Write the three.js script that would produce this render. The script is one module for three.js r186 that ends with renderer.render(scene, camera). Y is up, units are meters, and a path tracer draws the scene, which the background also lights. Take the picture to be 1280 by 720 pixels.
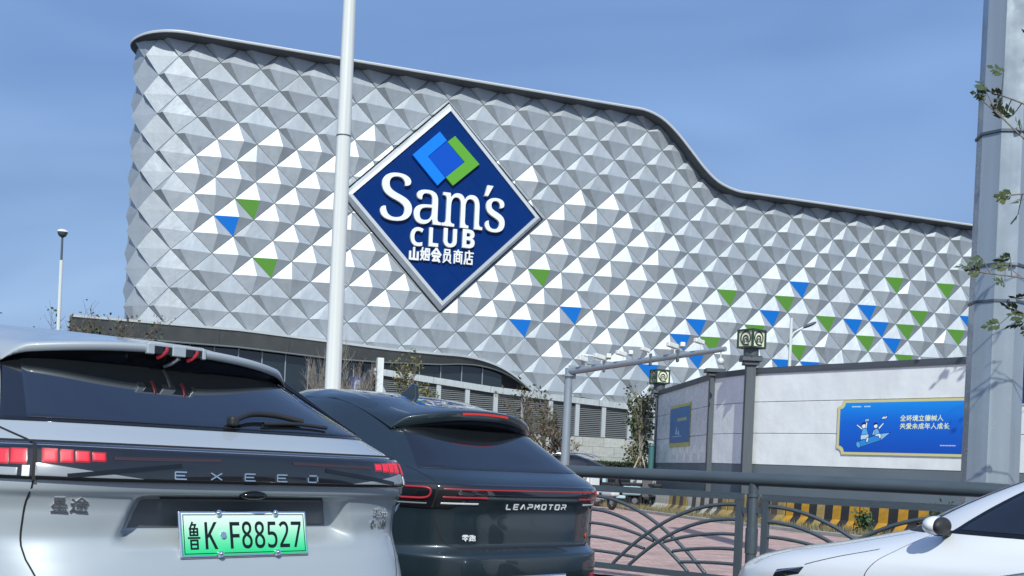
import * as THREE from 'three';
import { mergeGeometries, mergeVertices, toCreasedNormals } from 'three/addons/utils/BufferGeometryUtils.js';
import { RoundedBoxGeometry } from 'three/addons/geometries/RoundedBoxGeometry.js';
import { FontLoader } from 'three/addons/loaders/FontLoader.js';
import { TextGeometry } from 'three/addons/geometries/TextGeometry.js';
import { ImprovedNoise } from 'three/addons/math/ImprovedNoise.js';

// ---------------------------------------------------------------- camera, sky, sun, exposure
const scene = new THREE.Scene();
const camera = new THREE.PerspectiveCamera(28.84, 16 / 9, 0.1, 3000);
camera.position.set(0, 1.2, 0);
camera.rotation.set(0, 0, 0.044);                       // phone held a little askew, looking level
camera.setViewOffset(1280, 720, 0, -222, 1280, 720);    // the picture is the upper part of a taller frame
scene.add(camera);

const SUN = new THREE.Vector3(0.062, 0.656, 0.752).normalize();
const noise = new ImprovedNoise();
{
  const w = 1024, h = 512, data = new Float32Array(w * h * 4);
  const stops = [[-1, .17, .175, .18], [-0.02, .36, .45, .58], [0.0, .36, .50, .71], [0.12, .28, .445, .72], [0.3, .195, .345, .655], [0.5, .15, .275, .57], [1, .09, .18, .46]];
  for (let y = 0; y < h; y++) for (let x = 0; x < w; x++) {
    const el = ((y + .5) / h - .5) * Math.PI, az = ((x + .5) / w - .5) * 2 * Math.PI;
    const d = new THREE.Vector3(Math.cos(el) * Math.cos(az), Math.sin(el), Math.cos(el) * Math.sin(az));
    let k = 0; while (k < stops.length - 2 && d.y > stops[k + 1][0]) k++;
    const a = stops[k], b = stops[k + 1], t = Math.min(1, Math.max(0, (d.y - a[0]) / (b[0] - a[0])));
    const s = d.dot(SUN), glow = .5 * Math.exp((s - 1) * 9) + .16 * Math.exp((s - 1) * 2);
    let streak = 0;
    if (d.y > .01) {
      const q = 1 / (d.y + .25), X = d.x * q, Z = d.z * q;
      const wx = X + .35 * noise.noise(X * 1.3, Z * 1.3, 12.5), wz = Z + .35 * noise.noise(X * 1.3 + 5, Z * 1.3, 2.5);
      streak = noise.noise(wx * 1.1 + 9, wz * 2.6, 3.1) * .75 + noise.noise(wx * 2.6 + 3, wz * 7, 7.7) * .5 + noise.noise(wx * 7 + 3, wz * 19, 1.7) * .2;
      streak = (Math.max(-.35, streak) * .26 + .04) * Math.min(1, d.y * 8);
    }
    const i = (y * w + x) * 4;
    for (let c = 0; c < 3; c++) data[i + c] = (a[c + 1] + (b[c + 1] - a[c + 1]) * t) * (1 + streak * [1.25, 1, .7][c]) + (d.y > 0 ? glow * [1, .97, .9][c] : 0);
    data[i + 3] = 1;
  }
  const sky = new THREE.DataTexture(data, w, h, THREE.RGBAFormat, THREE.FloatType);
  sky.mapping = THREE.EquirectangularReflectionMapping; sky.magFilter = THREE.LinearFilter; sky.needsUpdate = true;
  scene.background = sky; scene.environment = sky;
}
const sun = new THREE.DirectionalLight(new THREE.Color(.985, 1, .93), 4.0);
sun.position.copy(SUN).multiplyScalar(120).add(new THREE.Vector3(8, 0, -40));
sun.target.position.set(8, 0, -40); sun.castShadow = true;
Object.assign(sun.shadow.camera, { left: -70, right: 70, top: 70, bottom: -70, near: 1, far: 300 });
sun.shadow.mapSize.set(4096, 4096);
scene.add(sun, sun.target);
const EXPOSURE = 1.0;

// ---------------------------------------------------------------- helpers
function rng(seed) { let s = seed >>> 0; return () => { s = (s + 0x6D2B79F5) >>> 0; let t = s; t = Math.imul(t ^ (t >>> 15), t | 1); t ^= t + Math.imul(t ^ (t >>> 7), t | 61); return ((t ^ (t >>> 14)) >>> 0) / 4294967296; }; }
const used = new Map();
function numbered(n) { const k = used.get(n) ?? 0; used.set(n, k + 1); return k ? n + '_' + String(k).padStart(3, '0') : n; }
function thing(name, label, category, pos = [0, 0, 0], turn = 0, group) {
  const o = new THREE.Group(); o.name = numbered(name); o.position.set(...pos); o.rotation.y = turn;
  o.userData = { label, category }; if (group) o.userData.group = group;
  scene.add(o); return o;
}
function part(name, geo, mat, parent, pos, label) {
  const m = new THREE.Mesh(geo, mat); m.name = name; if (pos) m.position.set(...pos);
  if (label) m.userData.label = label;
  m.castShadow = m.receiveShadow = true; parent.add(m); return m;
}
function structure(name, geo, mat) { const m = part(name, geo, mat, scene); m.name = numbered(name); m.userData.kind = 'structure'; return m; }
function copyOf(root, name, label, pos, turn) {
  const r = root.clone(); r.name = numbered(name); r.userData = { ...root.userData, label }; r.position.set(...pos); r.rotation.y = turn; scene.add(r); return r;
}
const V = (x, y, z) => new THREE.Vector3(x, y, z);
const lin = (r, g, b) => new THREE.Color().setRGB(r, g, b);
function std(r, g, b, rough = .7, metal = 0, extra = {}) { return new THREE.MeshStandardMaterial({ color: lin(r, g, b), roughness: rough, metalness: metal, ...extra }); }
function phys(r, g, b, rough, metal, extra = {}) { return new THREE.MeshPhysicalMaterial({ color: lin(r, g, b), roughness: rough, metalness: metal, ...extra }); }
function bx(w, h, d, x = 0, y = 0, z = 0) { return new THREE.BoxGeometry(w, h, d).translate(x, y, z); }
function rbx(w, h, d, r, x = 0, y = 0, z = 0) { return new RoundedBoxGeometry(w, h, d, 2, r).translate(x, y, z); }
function cyl(r0, r1, h, x = 0, y = 0, z = 0, n = 20) { return new THREE.CylinderGeometry(r1, r0, h, n).translate(x, y + h / 2, z); }
function tube(pts, r, n = 8, seg) { return new THREE.TubeGeometry(new THREE.CatmullRomCurve3(pts), seg ?? pts.length * 3, r, n); }
function rod(a, b, r0, r1 = r0, n = 8) {
  const d = b.clone().sub(a), L = d.length(), g = new THREE.CylinderGeometry(r1, r0, L, n, 1);
  g.applyQuaternion(new THREE.Quaternion().setFromUnitVectors(V(0, 1, 0), d.divideScalar(L)));
  return g.translate((a.x + b.x) / 2, (a.y + b.y) / 2, (a.z + b.z) / 2);
}
function bar(a, b, w, h) {                              // square bar from a to b
  const d = b.clone().sub(a), L = d.length(), g = new THREE.BoxGeometry(w, L, h);
  g.applyQuaternion(new THREE.Quaternion().setFromUnitVectors(V(0, 1, 0), d.divideScalar(L)));
  return g.translate((a.x + b.x) / 2, (a.y + b.y) / 2, (a.z + b.z) / 2);
}
function soup(tris, flat = true) {                      // triangles -> geometry; uv from x,y in metres
  const p = new Float32Array(tris.length * 9), uv = new Float32Array(tris.length * 6); let k = 0, q = 0;
  for (const t of tris) for (const v of t) { p[k++] = v.x; p[k++] = v.y; p[k++] = v.z; uv[q++] = v.x; uv[q++] = v.y; }
  const g = new THREE.BufferGeometry(); g.setAttribute('position', new THREE.BufferAttribute(p, 3)); g.setAttribute('uv', new THREE.BufferAttribute(uv, 2));
  g.computeVertexNormals(); return g;
}
function grid(nu, nv, f, closedU = false) {             // f(u,v) -> Vector3, smooth normals
  const p = [], uv = [], idx = [], cu = nu + 1;
  for (let j = 0; j <= nv; j++) for (let i = 0; i <= nu; i++) { const q = f(i / nu, j / nv); p.push(q.x, q.y, q.z); uv.push(i / nu, j / nv); }
  for (let j = 0; j < nv; j++) for (let i = 0; i < nu; i++) { const a = j * cu + i, b = a + 1, c = a + cu, d = c + 1; idx.push(a, b, d, a, d, c); }
  const g = new THREE.BufferGeometry(); g.setAttribute('position', new THREE.Float32BufferAttribute(p, 3)); g.setAttribute('uv', new THREE.Float32BufferAttribute(uv, 2)); g.setIndex(idx);
  g.computeVertexNormals(); return g;
}
const merge = (a) => mergeGeometries(a.map((g) => { const q = g.index ? g.toNonIndexed() : g; for (const n of Object.keys(q.attributes)) if (!['position', 'normal', 'uv'].includes(n)) q.deleteAttribute(n); return q; }));
// noise textures; uv in metres
function dataTex(n, f, srgb) {
  const d = new Uint8Array(n * n * 4);
  for (let y = 0; y < n; y++) for (let x = 0; x < n; x++) { const c = f(x / n, y / n); for (let k = 0; k < 3; k++) d[(y * n + x) * 4 + k] = Math.max(0, Math.min(255, (Array.isArray(c) ? c[k] : c) * 255)); d[(y * n + x) * 4 + 3] = 255; }
  const t = new THREE.DataTexture(d, n, n); t.wrapS = t.wrapT = THREE.RepeatWrapping; t.magFilter = THREE.LinearFilter; t.minFilter = THREE.LinearMipmapLinearFilter; t.generateMipmaps = true;
  if (srgb) t.colorSpace = THREE.SRGBColorSpace; t.needsUpdate = true; return t;
}
function fbm(x, y, s, oct = 4, z = 0) { let a = 0, k = .5; for (let o = 0; o < oct; o++) { a += k * noise.noise(x * s, y * s, z + o * 7.3); s *= 2.1; k *= .55; } return a; }
function tileNoise(u, v, s, z, oct = 4) {               // wraps at 0..1
  const w = (a, b) => fbm(a, b, s, oct, z), sm = (t) => t * t * (3 - 2 * t), a = sm(u), b = sm(v);
  return (w(u, v) * (1 - a) + w(u - 1, v) * a) * (1 - b) + (w(u, v - 1) * (1 - a) + w(u - 1, v - 1) * a) * b;
}
function scaled(t, x, y = x) { const c = t.clone(); c.repeat.set(x, y); c.needsUpdate = true; return c; }

const texSmudge = dataTex(256, (u, v) => .5 + .9 * tileNoise(u, v, 4, 1.7));                     // roughness
const texGrime = dataTex(512, (u, v) => { const a = .86 + .22 * tileNoise(u, v, 3, 5.1) + .12 * tileNoise(u, v * .3, 24, 2.2, 2); return [a, a * .995, a * .98]; }, true);
const texStreak = dataTex(512, (u, v) => { const a = .9 + .14 * tileNoise(u, v * .15, 20, 8.8, 3) + .10 * tileNoise(u, v, 3, 4.4); return [a, a, a * .99]; }, true);
const texPanel = dataTex(512, (u, v) => { const a = .94 + .07 * tileNoise(u, v * .3, 12, 8.8, 3) + .09 * tileNoise(u, v, 4, 4.4) - .5 * Math.max(0, tileNoise(u, v, 9, 21.4) - .28); return [a, a, a * .995]; }, true);
const texGrain = dataTex(512, (u, v) => .5 + .55 * tileNoise(u, v, 40, 3.3, 3) + .3 * tileNoise(u, v, 6, 9.1));
const texAsphalt = dataTex(512, (u, v) => { const a = .24 + .10 * tileNoise(u, v, 60, 1.1, 2) + .06 * tileNoise(u, v, 5, 2.1); return [a, a, a * 1.02]; }, true);
const texBrick = dataTex(1024, (u, v) => {              // paving bricks 0.2 x 0.1 m, one tile = 2 m
  const r = Math.floor(v * 20), X = u * 10 + (r % 2) * .5, c = Math.floor(X), fx = X - c, fy = v * 20 - r;
  const h = Math.abs(Math.sin((c % 10) * 127.1 + r * 311.7) * 43758.5453) % 1, j = Math.min(fx * 2, (1 - fx) * 2, fy, 1 - fy) < .07;
  const n = .08 * tileNoise(u, v, 30, 6.6, 2) + .1 * tileNoise(u, v, 3, 1.3);
  const k = j ? .5 : .64 + .12 * (h - .5) + n; return j ? [.58, .53, .50] : [k * 1.12, k * .93, k * .88];
}, true);

// hand-drawn strokes of the Chinese characters that stand in the place, on a 10 x 10 grid
const HAN = {
  山: '5,9 5,1;1,6 1,1 9,1 9,6', 姆: '2.2,9.5 1,4 4,1;3.8,7 2.5,3 .5,.8;.3,6.8 4.7,6.8;5.6,9 5.2,1.2 9,1.2 9.3,9 5.6,9;4.7,5 9.9,5;7.2,8 7.5,6.8;7,4.2 7.4,3',
  会: '5,9.8 .5,5.5;5,9.8 9.5,5.5;3,6.2 7,6.2;1.5,4.2 8.5,4.2;4.5,4.2 2,1 8,1.4;6.5,3 8.5,.6', 员: '2.5,9.5 7.5,9.5 7.5,7.3 2.5,7.3 2.5,9.5;1.8,1.8 1.8,6 8.2,6 8.2,1.8;5,5 4.5,2.5 1,.3;6,2 9,.3',
  商: '5,9.9 5,8.8;.8,8.6 9.2,8.6;3.4,8.2 3.9,7;6.6,8.2 6.1,7;1.2,.4 1.2,6.8 8.8,6.8 8.8,.4;4,6.4 3,5;6,6.4 7,5;3.3,3.9 6.7,3.9 6.7,1.7 3.3,1.7 3.3,3.9',
  店: '5,9.9 5.3,8.8;1.5,8.5 9.5,8.5;1.5,8.5 1.4,4 .4,.3;5.5,7.8 5.5,4;5.5,6 8.8,6;3.2,3.8 8.5,3.8 8.5,.6 3.2,.6 3.2,3.8',
  鲁: '4,9.9 1.8,7.6;3.5,9.1 6.5,9.1 5.5,7.9;2,7.6 8,7.6 8,5.2 2,5.2 2,7.6;5,7.6 5,5.2;2,6.4 8,6.4;.6,4.2 9.4,4.2;2.3,3.3 7.7,3.3 7.7,.2 2.3,.2 2.3,3.3;2.3,1.8 7.7,1.8',
  全: '5,9.8 .5,5.6;5,9.8 9.5,5.6;2.5,5.5 7.5,5.5;2.8,3.2 7.2,3.2;1,.6 9,.6;5,5.5 5,.6', 环: '0.5,8.5 4,8.5;.7,5.3 3.8,5.3;.3,1.8 4,2.6;2.2,8.5 2.2,2;4.6,8.8 9.6,8.8;7.2,8.8 6.3,6.3 4.3,4;7,6.5 7,.3;7.4,5.8 9.5,4',
  境: '0.3,6.3 3.4,6.3;1.8,9 1.8,2.2;.2,1.5 3.6,2.4;4,8.8 9.6,8.8;6.8,9.8 6.8,8.8;5.2,8.2 5.6,7.2;8.2,8.2 7.8,7.2;3.8,6.8 9.8,6.8;4.8,5.8 8.6,5.8 8.6,3 4.8,3 4.8,5.8;4.8,4.4 8.6,4.4;5.8,3 4,.4;7.4,3 7.4,.6 9.7,.6 9.7,1.6',
  立: '5,9.8 5.4,8;1,7.5 9,7.5;3,6 3.8,2;7.2,6.5 6,1;.5,.8 9.5,.8', 德: '2.6,9.6 .6,7.2;2.8,7 .4,4.4;1.8,5.4 1.8,.3;3.6,8.6 9.6,8.6;6.6,9.8 6.6,7.4;4,7 9.2,7 9.2,5 4,5 4,7;5.7,7 5.7,5;7.4,7 7.4,5;3.6,3.9 9.6,3.9;4,2.8 3.6,1;5.2,2.8 5.4,.7 7.6,.7;6.4,3 7,2;8.4,2.8 9.4,1.2',
  树: '0.3,7 3.6,7;2,9.6 2,.3;1.8,6 .3,3;2.2,6 3.4,4.6;4,7.8 6,7.8 4.2,1.5;4.4,6 6.3,2;6.6,7 9.8,7;8.6,9.6 8.6,.8 7.8,1;7,5 7.6,3.4', 人: '5,9.6 4.6,5.5 .8,.6;5,6 9.4,.6',
  关: '3,9.6 3.8,8;7,9.6 6.2,8;1.5,7.4 8.5,7.4;.6,4.8 9.4,4.8;5,7.4 4.8,4.4 .8,.5;5.2,4.4 9.3,.5', 爱: '8,9.7 2,9;2.2,8.4 2.7,7.4;5,8.6 5,7.6;7.8,8.6 7.2,7.4;.8,5.6 .8,6.9 9.2,6.9 9.2,5.6;2.2,5.2 8,5.2;4.2,6 3,3.2 .6,.6;3.4,3.6 7.4,3.6 5.5,1.6 2.6,.3;4,2.8 9.4,.3',
  未: '1.8,7.4 8.2,7.4;.6,4.9 9.4,4.9;5,9.8 5,.3;4.8,4.8 .8,1.2;5.2,4.8 9.2,1.2', 成: '1.8,7.8 9.4,7.8;1.8,7.8 1.6,3.5 .4,.4;1.9,5.4 4.6,5.4 4.4,1.8 3.6,1.6;5.6,9.8 6.4,4.4 8.6,.6 9.6,2.2;8.6,6 6,1.8 4.8,.5;7.4,9.6 8.4,8.6',
  年: '3,9.8 .8,6.6;2.4,8.4 8.8,8.4;2.4,5.8 8.6,5.8;2.4,5.8 2.4,3.2;.5,3.2 9.5,3.2;5.6,8.4 5.6,.2', 长: '7.6,9.4 3.6,6.4;.6,5 9.4,5;3,9.8 3,.8 5,1.8;4.6,5 6.4,2.4 9.4,.4',
  星: '2.5,9.6 7.5,9.6 7.5,6.4 2.5,6.4 2.5,9.6;2.5,8 7.5,8;3,6 1,3.8;1.8,5 8.8,5;1.8,2.8 8.4,2.8;.6,.5 9.4,.5;5,5.8 5,.5', 途: '6,9.8 3,6.8;6,9.8 9.6,6.8;4.4,6.8 8,6.8;3.6,5 9,5;6.2,6.8 6.2,2.4;5,4.4 4,2.8;7.4,4.4 8.6,2.8;1,9 2.2,7.8;.4,5.8 2,5.8 1.6,2.4 .3,.8;1.6,2 4,.8 9.6,.7',
  零: '2,9.6 8,9.6;.8,6.8 .8,8.4 9.2,8.4 9.2,6.8;5,9.6 5,6.4;2.4,7.4 3.8,7.4;6.2,7.4 7.6,7.4;5,6 1,3.4;5,6 9,3.4;3,3.2 7,3.2 5.6,1.6;4.4,1.8 6,.2', 跑: '0.8,9.2 3.8,9.2 3.8,6.8 .8,6.8 .8,9.2;2.3,6.8 2.3,1;2.4,4.4 4,4.4;1,4.6 1,.8;.3,.6 4.2,1.6;6,9.6 4.6,6.4;5.4,8 9,8 8.8,3.4 8,3.6;5.4,6.2 7.4,6.2 7.4,4 5.4,4;5.4,6.2 5.4,1 9.6,1 9.6,2.6',
  瑶: '0.4,8.6 3.6,8.6;.6,5.4 3.4,5.4;.2,2 3.8,2.8;2,8.6 2,2.4;9,9.6 4.6,8.8;5,8 5.4,6.8;7,8.2 7,7;9,8.2 8.4,6.8;5,5.8 9,5.8;4.2,4 9.8,4;7,5.8 7,.6;4.8,2.6 4.8,.6 9.2,.6 9.2,2.6', 光: '5,9.8 5,5.4;2,8.8 3,6.6;8,8.8 7,6.6;.6,5.2 9.4,5.2;3.6,5.2 3,2.4 .6,.4;6.2,5.2 6.2,1 9.4,1 9.4,2.6',
};
const strokesOf = (ch) => HAN[ch].split(';').map((s) => s.split(' ').map((p) => p.split(',').map(Number)));
function hanGeo(ch, w, h, stroke, depth) {              // extruded strokes, origin at lower left
  const out = []; let k = 0;
  for (const line of strokesOf(ch)) for (let i = 0; i + 1 < line.length; i++) {
    const a = V(line[i][0] * w / 10, line[i][1] * h / 10, 0), b = V(line[i + 1][0] * w / 10, line[i + 1][1] * h / 10, 0), d = b.clone().sub(a).normalize().multiplyScalar(stroke * .42);
    out.push(bar(a.sub(d), b.add(d), stroke, depth * (1 + .012 * (k++ % 7))).translate(0, 0, depth / 2));
  }
  return merge(out);
}
function hanDraw(g, ch, x, y, w, h, lw, style) {        // on a canvas; x,y upper left
  g.strokeStyle = style; g.lineWidth = lw; g.lineCap = 'square'; g.lineJoin = 'miter';
  for (const line of strokesOf(ch)) { g.beginPath(); line.forEach(([a, b], i) => g[i ? 'lineTo' : 'moveTo'](x + a * w / 10, y + h - b * h / 10)); g.stroke(); }
}
function canvasTex(w, h, draw) {
  const c = document.createElement('canvas'); c.width = w; c.height = h; draw(c.getContext('2d'));
  const t = new THREE.CanvasTexture(c); t.colorSpace = THREE.SRGBColorSpace; t.anisotropy = 8; return t;
}
const fSerif = await new FontLoader().loadAsync('fonts/droid/droid_serif_regular.typeface.json');
const fSans = await new FontLoader().loadAsync('fonts/droid/droid_sans_bold.typeface.json');
const fLight = await new FontLoader().loadAsync('fonts/droid/droid_sans_regular.typeface.json');
function letter(font, ch, size, depth, bevel = 0) {
  const g = new TextGeometry(ch, { font, size, depth, curveSegments: 6, bevelEnabled: bevel > 0, bevelSize: bevel, bevelThickness: bevel, bevelSegments: 1 });
  g.computeBoundingBox(); return g;
}

// ================================================================ the store
const TH = 0.3512, FW = 2.1405, FH = 2.0547, FT0 = -0.977, FU0 = 22.206;
const storePos = [-17.76, 0, -60];
const M = {
  alu: [0, 1, 2, 3].map((k) => { const a = .46 + .022 * k; return phys(a, a * 1.09, a * 1.18, .57, .47, { map: scaled(texPanel, .22, .12), bumpMap: scaled(texSmudge, .3), bumpScale: .022 }); }),
  blueFacet: phys(.006, .19, .68, .42, .15), greenFacet: phys(.12, .33, .05, .42, .15),
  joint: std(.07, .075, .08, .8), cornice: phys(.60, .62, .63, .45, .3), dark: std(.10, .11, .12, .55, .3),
  fascia: phys(.17, .185, .195, .45, .5, { map: scaled(texStreak, .25, .25) }), glass: phys(.012, .02, .026, .04, 0, { ior: 1.6, specularIntensity: 1 }),
  mullion: std(.30, .33, .35, .4, .6), lightMetal: std(.62, .66, .68, .45, .3, { map: scaled(texStreak, .4, .4) }), louvre: std(.20, .215, .225, .5, .4),
  stone: [0, 1, 2].map((k) => std(.50 + .03 * k, .52 + .03 * k, .50 + .03 * k, .85, 0, { map: scaled(texGrime, .5, .5), bumpMap: scaled(texGrain, .8), bumpScale: .004 })), wall: std(.5, .51, .5, .8, 0, { map: scaled(texGrime, .1, .1) }),
};
const storeT = thing('store_building', 'large warehouse store clad in silver faceted metal diamonds with a stepped curved roofline', 'building', storePos, TH);
const TS = -0.6, TR = 2.4;                              // the left end turns round a corner of radius TR
function surf(t, u, n) {
  if (t >= TS) return V(t, u, n);
  const a = (TS - t) / TR; if (a <= 1.9) return V(TS - (TR + n) * Math.sin(a), u, -TR + (TR + n) * Math.cos(a));
  const b = (a - 1.9) * TR; return V(TS - (TR + n) * Math.sin(1.9) - Math.cos(1.9) * b, u, -TR + (TR + n) * Math.cos(1.9) - Math.sin(1.9) * b);
}
const lerpList = (L, t) => { let k = 0; while (k < L.length - 2 && t > L[k + 1][0]) k++; const [a, b] = [L[k], L[k + 1]]; return b[1] === undefined ? a[1] : a[1] + (b[1] - a[1]) * Math.min(1, Math.max(0, (t - a[0]) / (b[0] - a[0]))); };
function smoothList(P, n) { const c = new THREE.CatmullRomCurve3(P.map((p) => V(p[0], p[1], 0)), false, 'centripetal'); return c.getPoints(n).map((p) => [p.x, p.y]); }
const roofL = [[-16, 23.3], [-3, 23.3], [24, 23.3], ...smoothList([[25.2, 23.3], [26.3, 23.27], [27.4, 22.95], [28.46, 22.25], [29.6, 21.2], [30.65, 20.2], [31.6, 19.55], [32.9, 19.18], [34.2, 19.15]], 28), [54, 19.15]];
const eyebrow = [[-16, 7.98], [2.8, 7.9], [10.9, 7.5], ...smoothList([[14.0, 7.45], [15.4, 7.45], [16.6, 7.33], [17.9, 6.98], [18.9, 6.48], [19.7, 5.95], [20.3, 5.5]], 20), [20.6, 5.46], [22.7, 5.53], [24.6, 5.4], [28.4, 5.23], [54, 4.3]];
const roofAt = (t) => lerpList(roofL, t), baseAt = (t) => lerpList(eyebrow, t);
const SC = [14.05, 15.95], SR = 6.0;                    // the sign's diamond
{
  const R = rng(77);
  const G = '4,-7 5,-10 20,-9 32,-9 36,-9 44,-7 48,-7 39,-10 42,-11 46,-9 45,-10 49,-10 37,-12 31,-12 34,-11 45,-12', B = '3,-8 19,-12 22,-11 29,-12 30,-11 37,-8 35,-10 42,-9 41,-10 43,-10 44,-11 50,-9 30,-13 27,-14 36,-13 38,-13';
  const green = new Set(G.split(' ')), blue = new Set(B.split(' '));
  const topL = [[.3, 16.85], [2.4, 17.8], [7.6, 18.7], [12.2, 18.9], [18.6, 19.0], [23.3, 17.3], [28.3, 15.9], [32.4, 13.8], [38.3, 14.9], [44.7, 15.0], [52.4, 15.5]];
  const botL = [[.5, 12.6], [2.7, 11.3], [4.65, 10.3], [8, 10.2], [11.7, 9.9], [16.5, 9.65], [19.1, 8.7], [21.7, 8.2], [26, 7.2], [30.5, 6.3], [52, 5]];
  const breaks = [...new Set([...roofL, ...eyebrow].map((p) => p[0]))].sort((a, b) => a - b);
  function clipHalf(P, f) { const o = []; for (let i = 0; i < P.length; i++) { const a = P[i], b = P[(i + 1) % P.length], fa = f(a), fb = f(b); if (fa >= 0) o.push(a); if ((fa >= 0) !== (fb >= 0)) { const k = fa / (fa - fb); o.push([0, 1, 2].map((c) => a[c] + (b[c] - a[c]) * k)); } } return o; }
  function clip(tri) {                                  // keep what lies between eyebrow and roof, outside the sign
    const t0 = Math.min(...tri.map((p) => p[0])), t1 = Math.max(...tri.map((p) => p[0])), u0 = Math.min(...tri.map((p) => p[1])), u1 = Math.max(...tri.map((p) => p[1]));
    let inside = true;
    for (const p of tri) if (p[1] > roofAt(p[0]) - .2 || p[1] < baseAt(p[0]) + .02) inside = false;
    let list;
    if (inside && t1 < 52.3) list = [tri];
    else {
      list = []; const cuts = [t0, ...breaks.filter((b) => b > t0 && b < t1), Math.min(t1, 52.35)];
      for (let k = 0; k + 1 < cuts.length; k++) {
        const a = cuts[k], b = cuts[k + 1], m = (a + b) / 2; if (b - a < 1e-4) continue;
        const ra = roofAt(a) - .16, rs = (roofAt(b) - .16 - ra) / (b - a), ba = baseAt(a) + .02, bs = (baseAt(b) + .02 - ba) / (b - a);
        let P = clipHalf(tri, (p) => p[0] - a); P = P.length ? clipHalf(P, (p) => b - p[0]) : P;
        P = P.length ? clipHalf(P, (p) => ra + rs * (p[0] - a) - p[1]) : P; P = P.length ? clipHalf(P, (p) => p[1] - ba - bs * (p[0] - a)) : P;
        if (P.length > 2) list.push(P);
      }
    }
    if (t1 > SC[0] - SR - .5 && t0 < SC[0] + SR + .5 && u1 > SC[1] - SR - .5 && u0 < SC[1] + SR + .5) {
      const o = []; const K = SR + .12;                 // outside |x|+|y| = K: four disjoint pieces
      for (const P of list) for (const [sx, sy] of [[1, 1], [1, -1], [-1, 1], [-1, -1]]) {
        let Q = clipHalf(P, (p) => sx * (p[0] - SC[0])); Q = Q.length ? clipHalf(Q, (p) => sy * (p[1] - SC[1])) : Q;
        Q = Q.length ? clipHalf(Q, (p) => sx * (p[0] - SC[0]) + sy * (p[1] - SC[1]) - K) : Q; if (Q.length > 2) o.push(Q);
      }
      list = o;
    }
    return list;
  }
  const toTris = (polys) => { const T = []; for (const P of polys) { const q = P.map((p) => surf(p[0], p[1], p[2])); for (let k = 1; k + 1 < q.length; k++) T.push([q[0], q[k], q[k + 1]]); } return T; };
  const area = (polys) => polys.reduce((s, P) => { let a = 0; for (let k = 0; k < P.length; k++) { const p = P[k], q = P[(k + 1) % P.length]; a += p[0] * q[1] - q[0] * p[1]; } return s + Math.abs(a) / 2; }, 0);
  const cells = [];
  for (let i = -7; i <= 51; i++) for (let j = -18; j <= 2; j++) if ((i + j) % 2 !== 0) {
    const t = FT0 + i * FW / 2, u = FU0 + j * FH / 2, key = i + ',' + j, r1 = R(), r2 = R(), r3 = R();
    const edge = .55 * (r1 - .5) * 2, open = t > -1.6 && u < lerpList(topL, t) + edge && u > lerpList(botL, t) + edge;
    let f = .17 + .05 * r2 + (t > 0 ? Math.min(.04, t * .001) : 0);
    if (open && r3 > .13) f = r2 < .3 ? .47 + .05 * r1 : .60 + .06 * r1;
    else if (open) f = .24 + .05 * r1;
    if (green.has(key) || blue.has(key)) f = .62;
    const h = .31, g = .011, hw = FW / 2 - g * 1.4, hh = FH / 2 - g * 1.4;
    const L = [t - hw, u, 0], Rr = [t + hw, u, 0], T = [t, u + hh, 0], Bo = [t, u - hh, 0], A = [t - hw + 2 * hw * f, u, h];
    const back = (p) => [p[0], p[1], t < TS + 1 ? -.2 : -.1], skirt = (a, b) => [[a, b, back(b)], [a, back(b), back(a)]];
    const face = { UL: [L, A, T], UR: [A, Rr, T], LR: [A, Bo, Rr], LL: [L, Bo, A] };
    const polys = [], col = [];
    for (const k of Object.keys(face)) { const c = clip(face[k]); if (k === 'LL' && (green.has(key) || blue.has(key))) col.push(...c); else polys.push(...c); }
    if (!polys.length) continue;
    const sk = [...skirt(L, Bo), ...skirt(Bo, Rr), ...skirt(Rr, T), ...skirt(T, L)].filter((tr) => clip(tr.map((p) => p)).length > 0 && tr.every((p) => p[0] < 52.3 && p[1] < roofAt(p[0]) - .15 && p[1] > baseAt(p[0]) && Math.abs(p[0] - SC[0]) + Math.abs(p[1] - SC[1]) > SR + .1));
    cells.push({ key, tris: toTris([...polys, ...sk]), col: toTris(col), isGreen: green.has(key), a: area(polys), seen: t > -3.6 && t < 52, m: Math.floor(r2 * 4) });
  }
  cells.sort((a, b) => (b.col.length - a.col.length) || (b.seen - a.seen) || (b.a - a.a));
  const rest = [];
  cells.forEach((c, k) => {
    if (k >= 300) { rest.push(...c.tris); return; }
    const m = part('facade_panel', soup(c.tris), M.alu[c.m], storeT);
    if (c.col.length) part('coloured_facet', soup(c.col), c.isGreen ? M.greenFacet : M.blueFacet, m);
  });
  const s = part('cut_facade_panels', soup(rest), M.alu[1], storeT); s.userData.kind = 'stuff';
  // the dark backing that shows in the joints
  const ts = []; for (let t = -15.5; t <= 52.3; t += .25) ts.push(t);
  const dp = (t) => t < TS + .6 ? -.17 : -.055;
  const tr = []; for (let k = 0; k + 1 < ts.length; k++) { const a = ts[k], b = ts[k + 1], q = [surf(a, baseAt(a), dp(a)), surf(b, baseAt(b), dp(b)), surf(b, roofAt(b) - .1, dp(b)), surf(a, roofAt(a) - .1, dp(a))]; tr.push([q[0], q[1], q[2]], [q[0], q[2], q[3]]); }
  part('backing_wall', soup(tr), M.joint, storeT);
}
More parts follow.
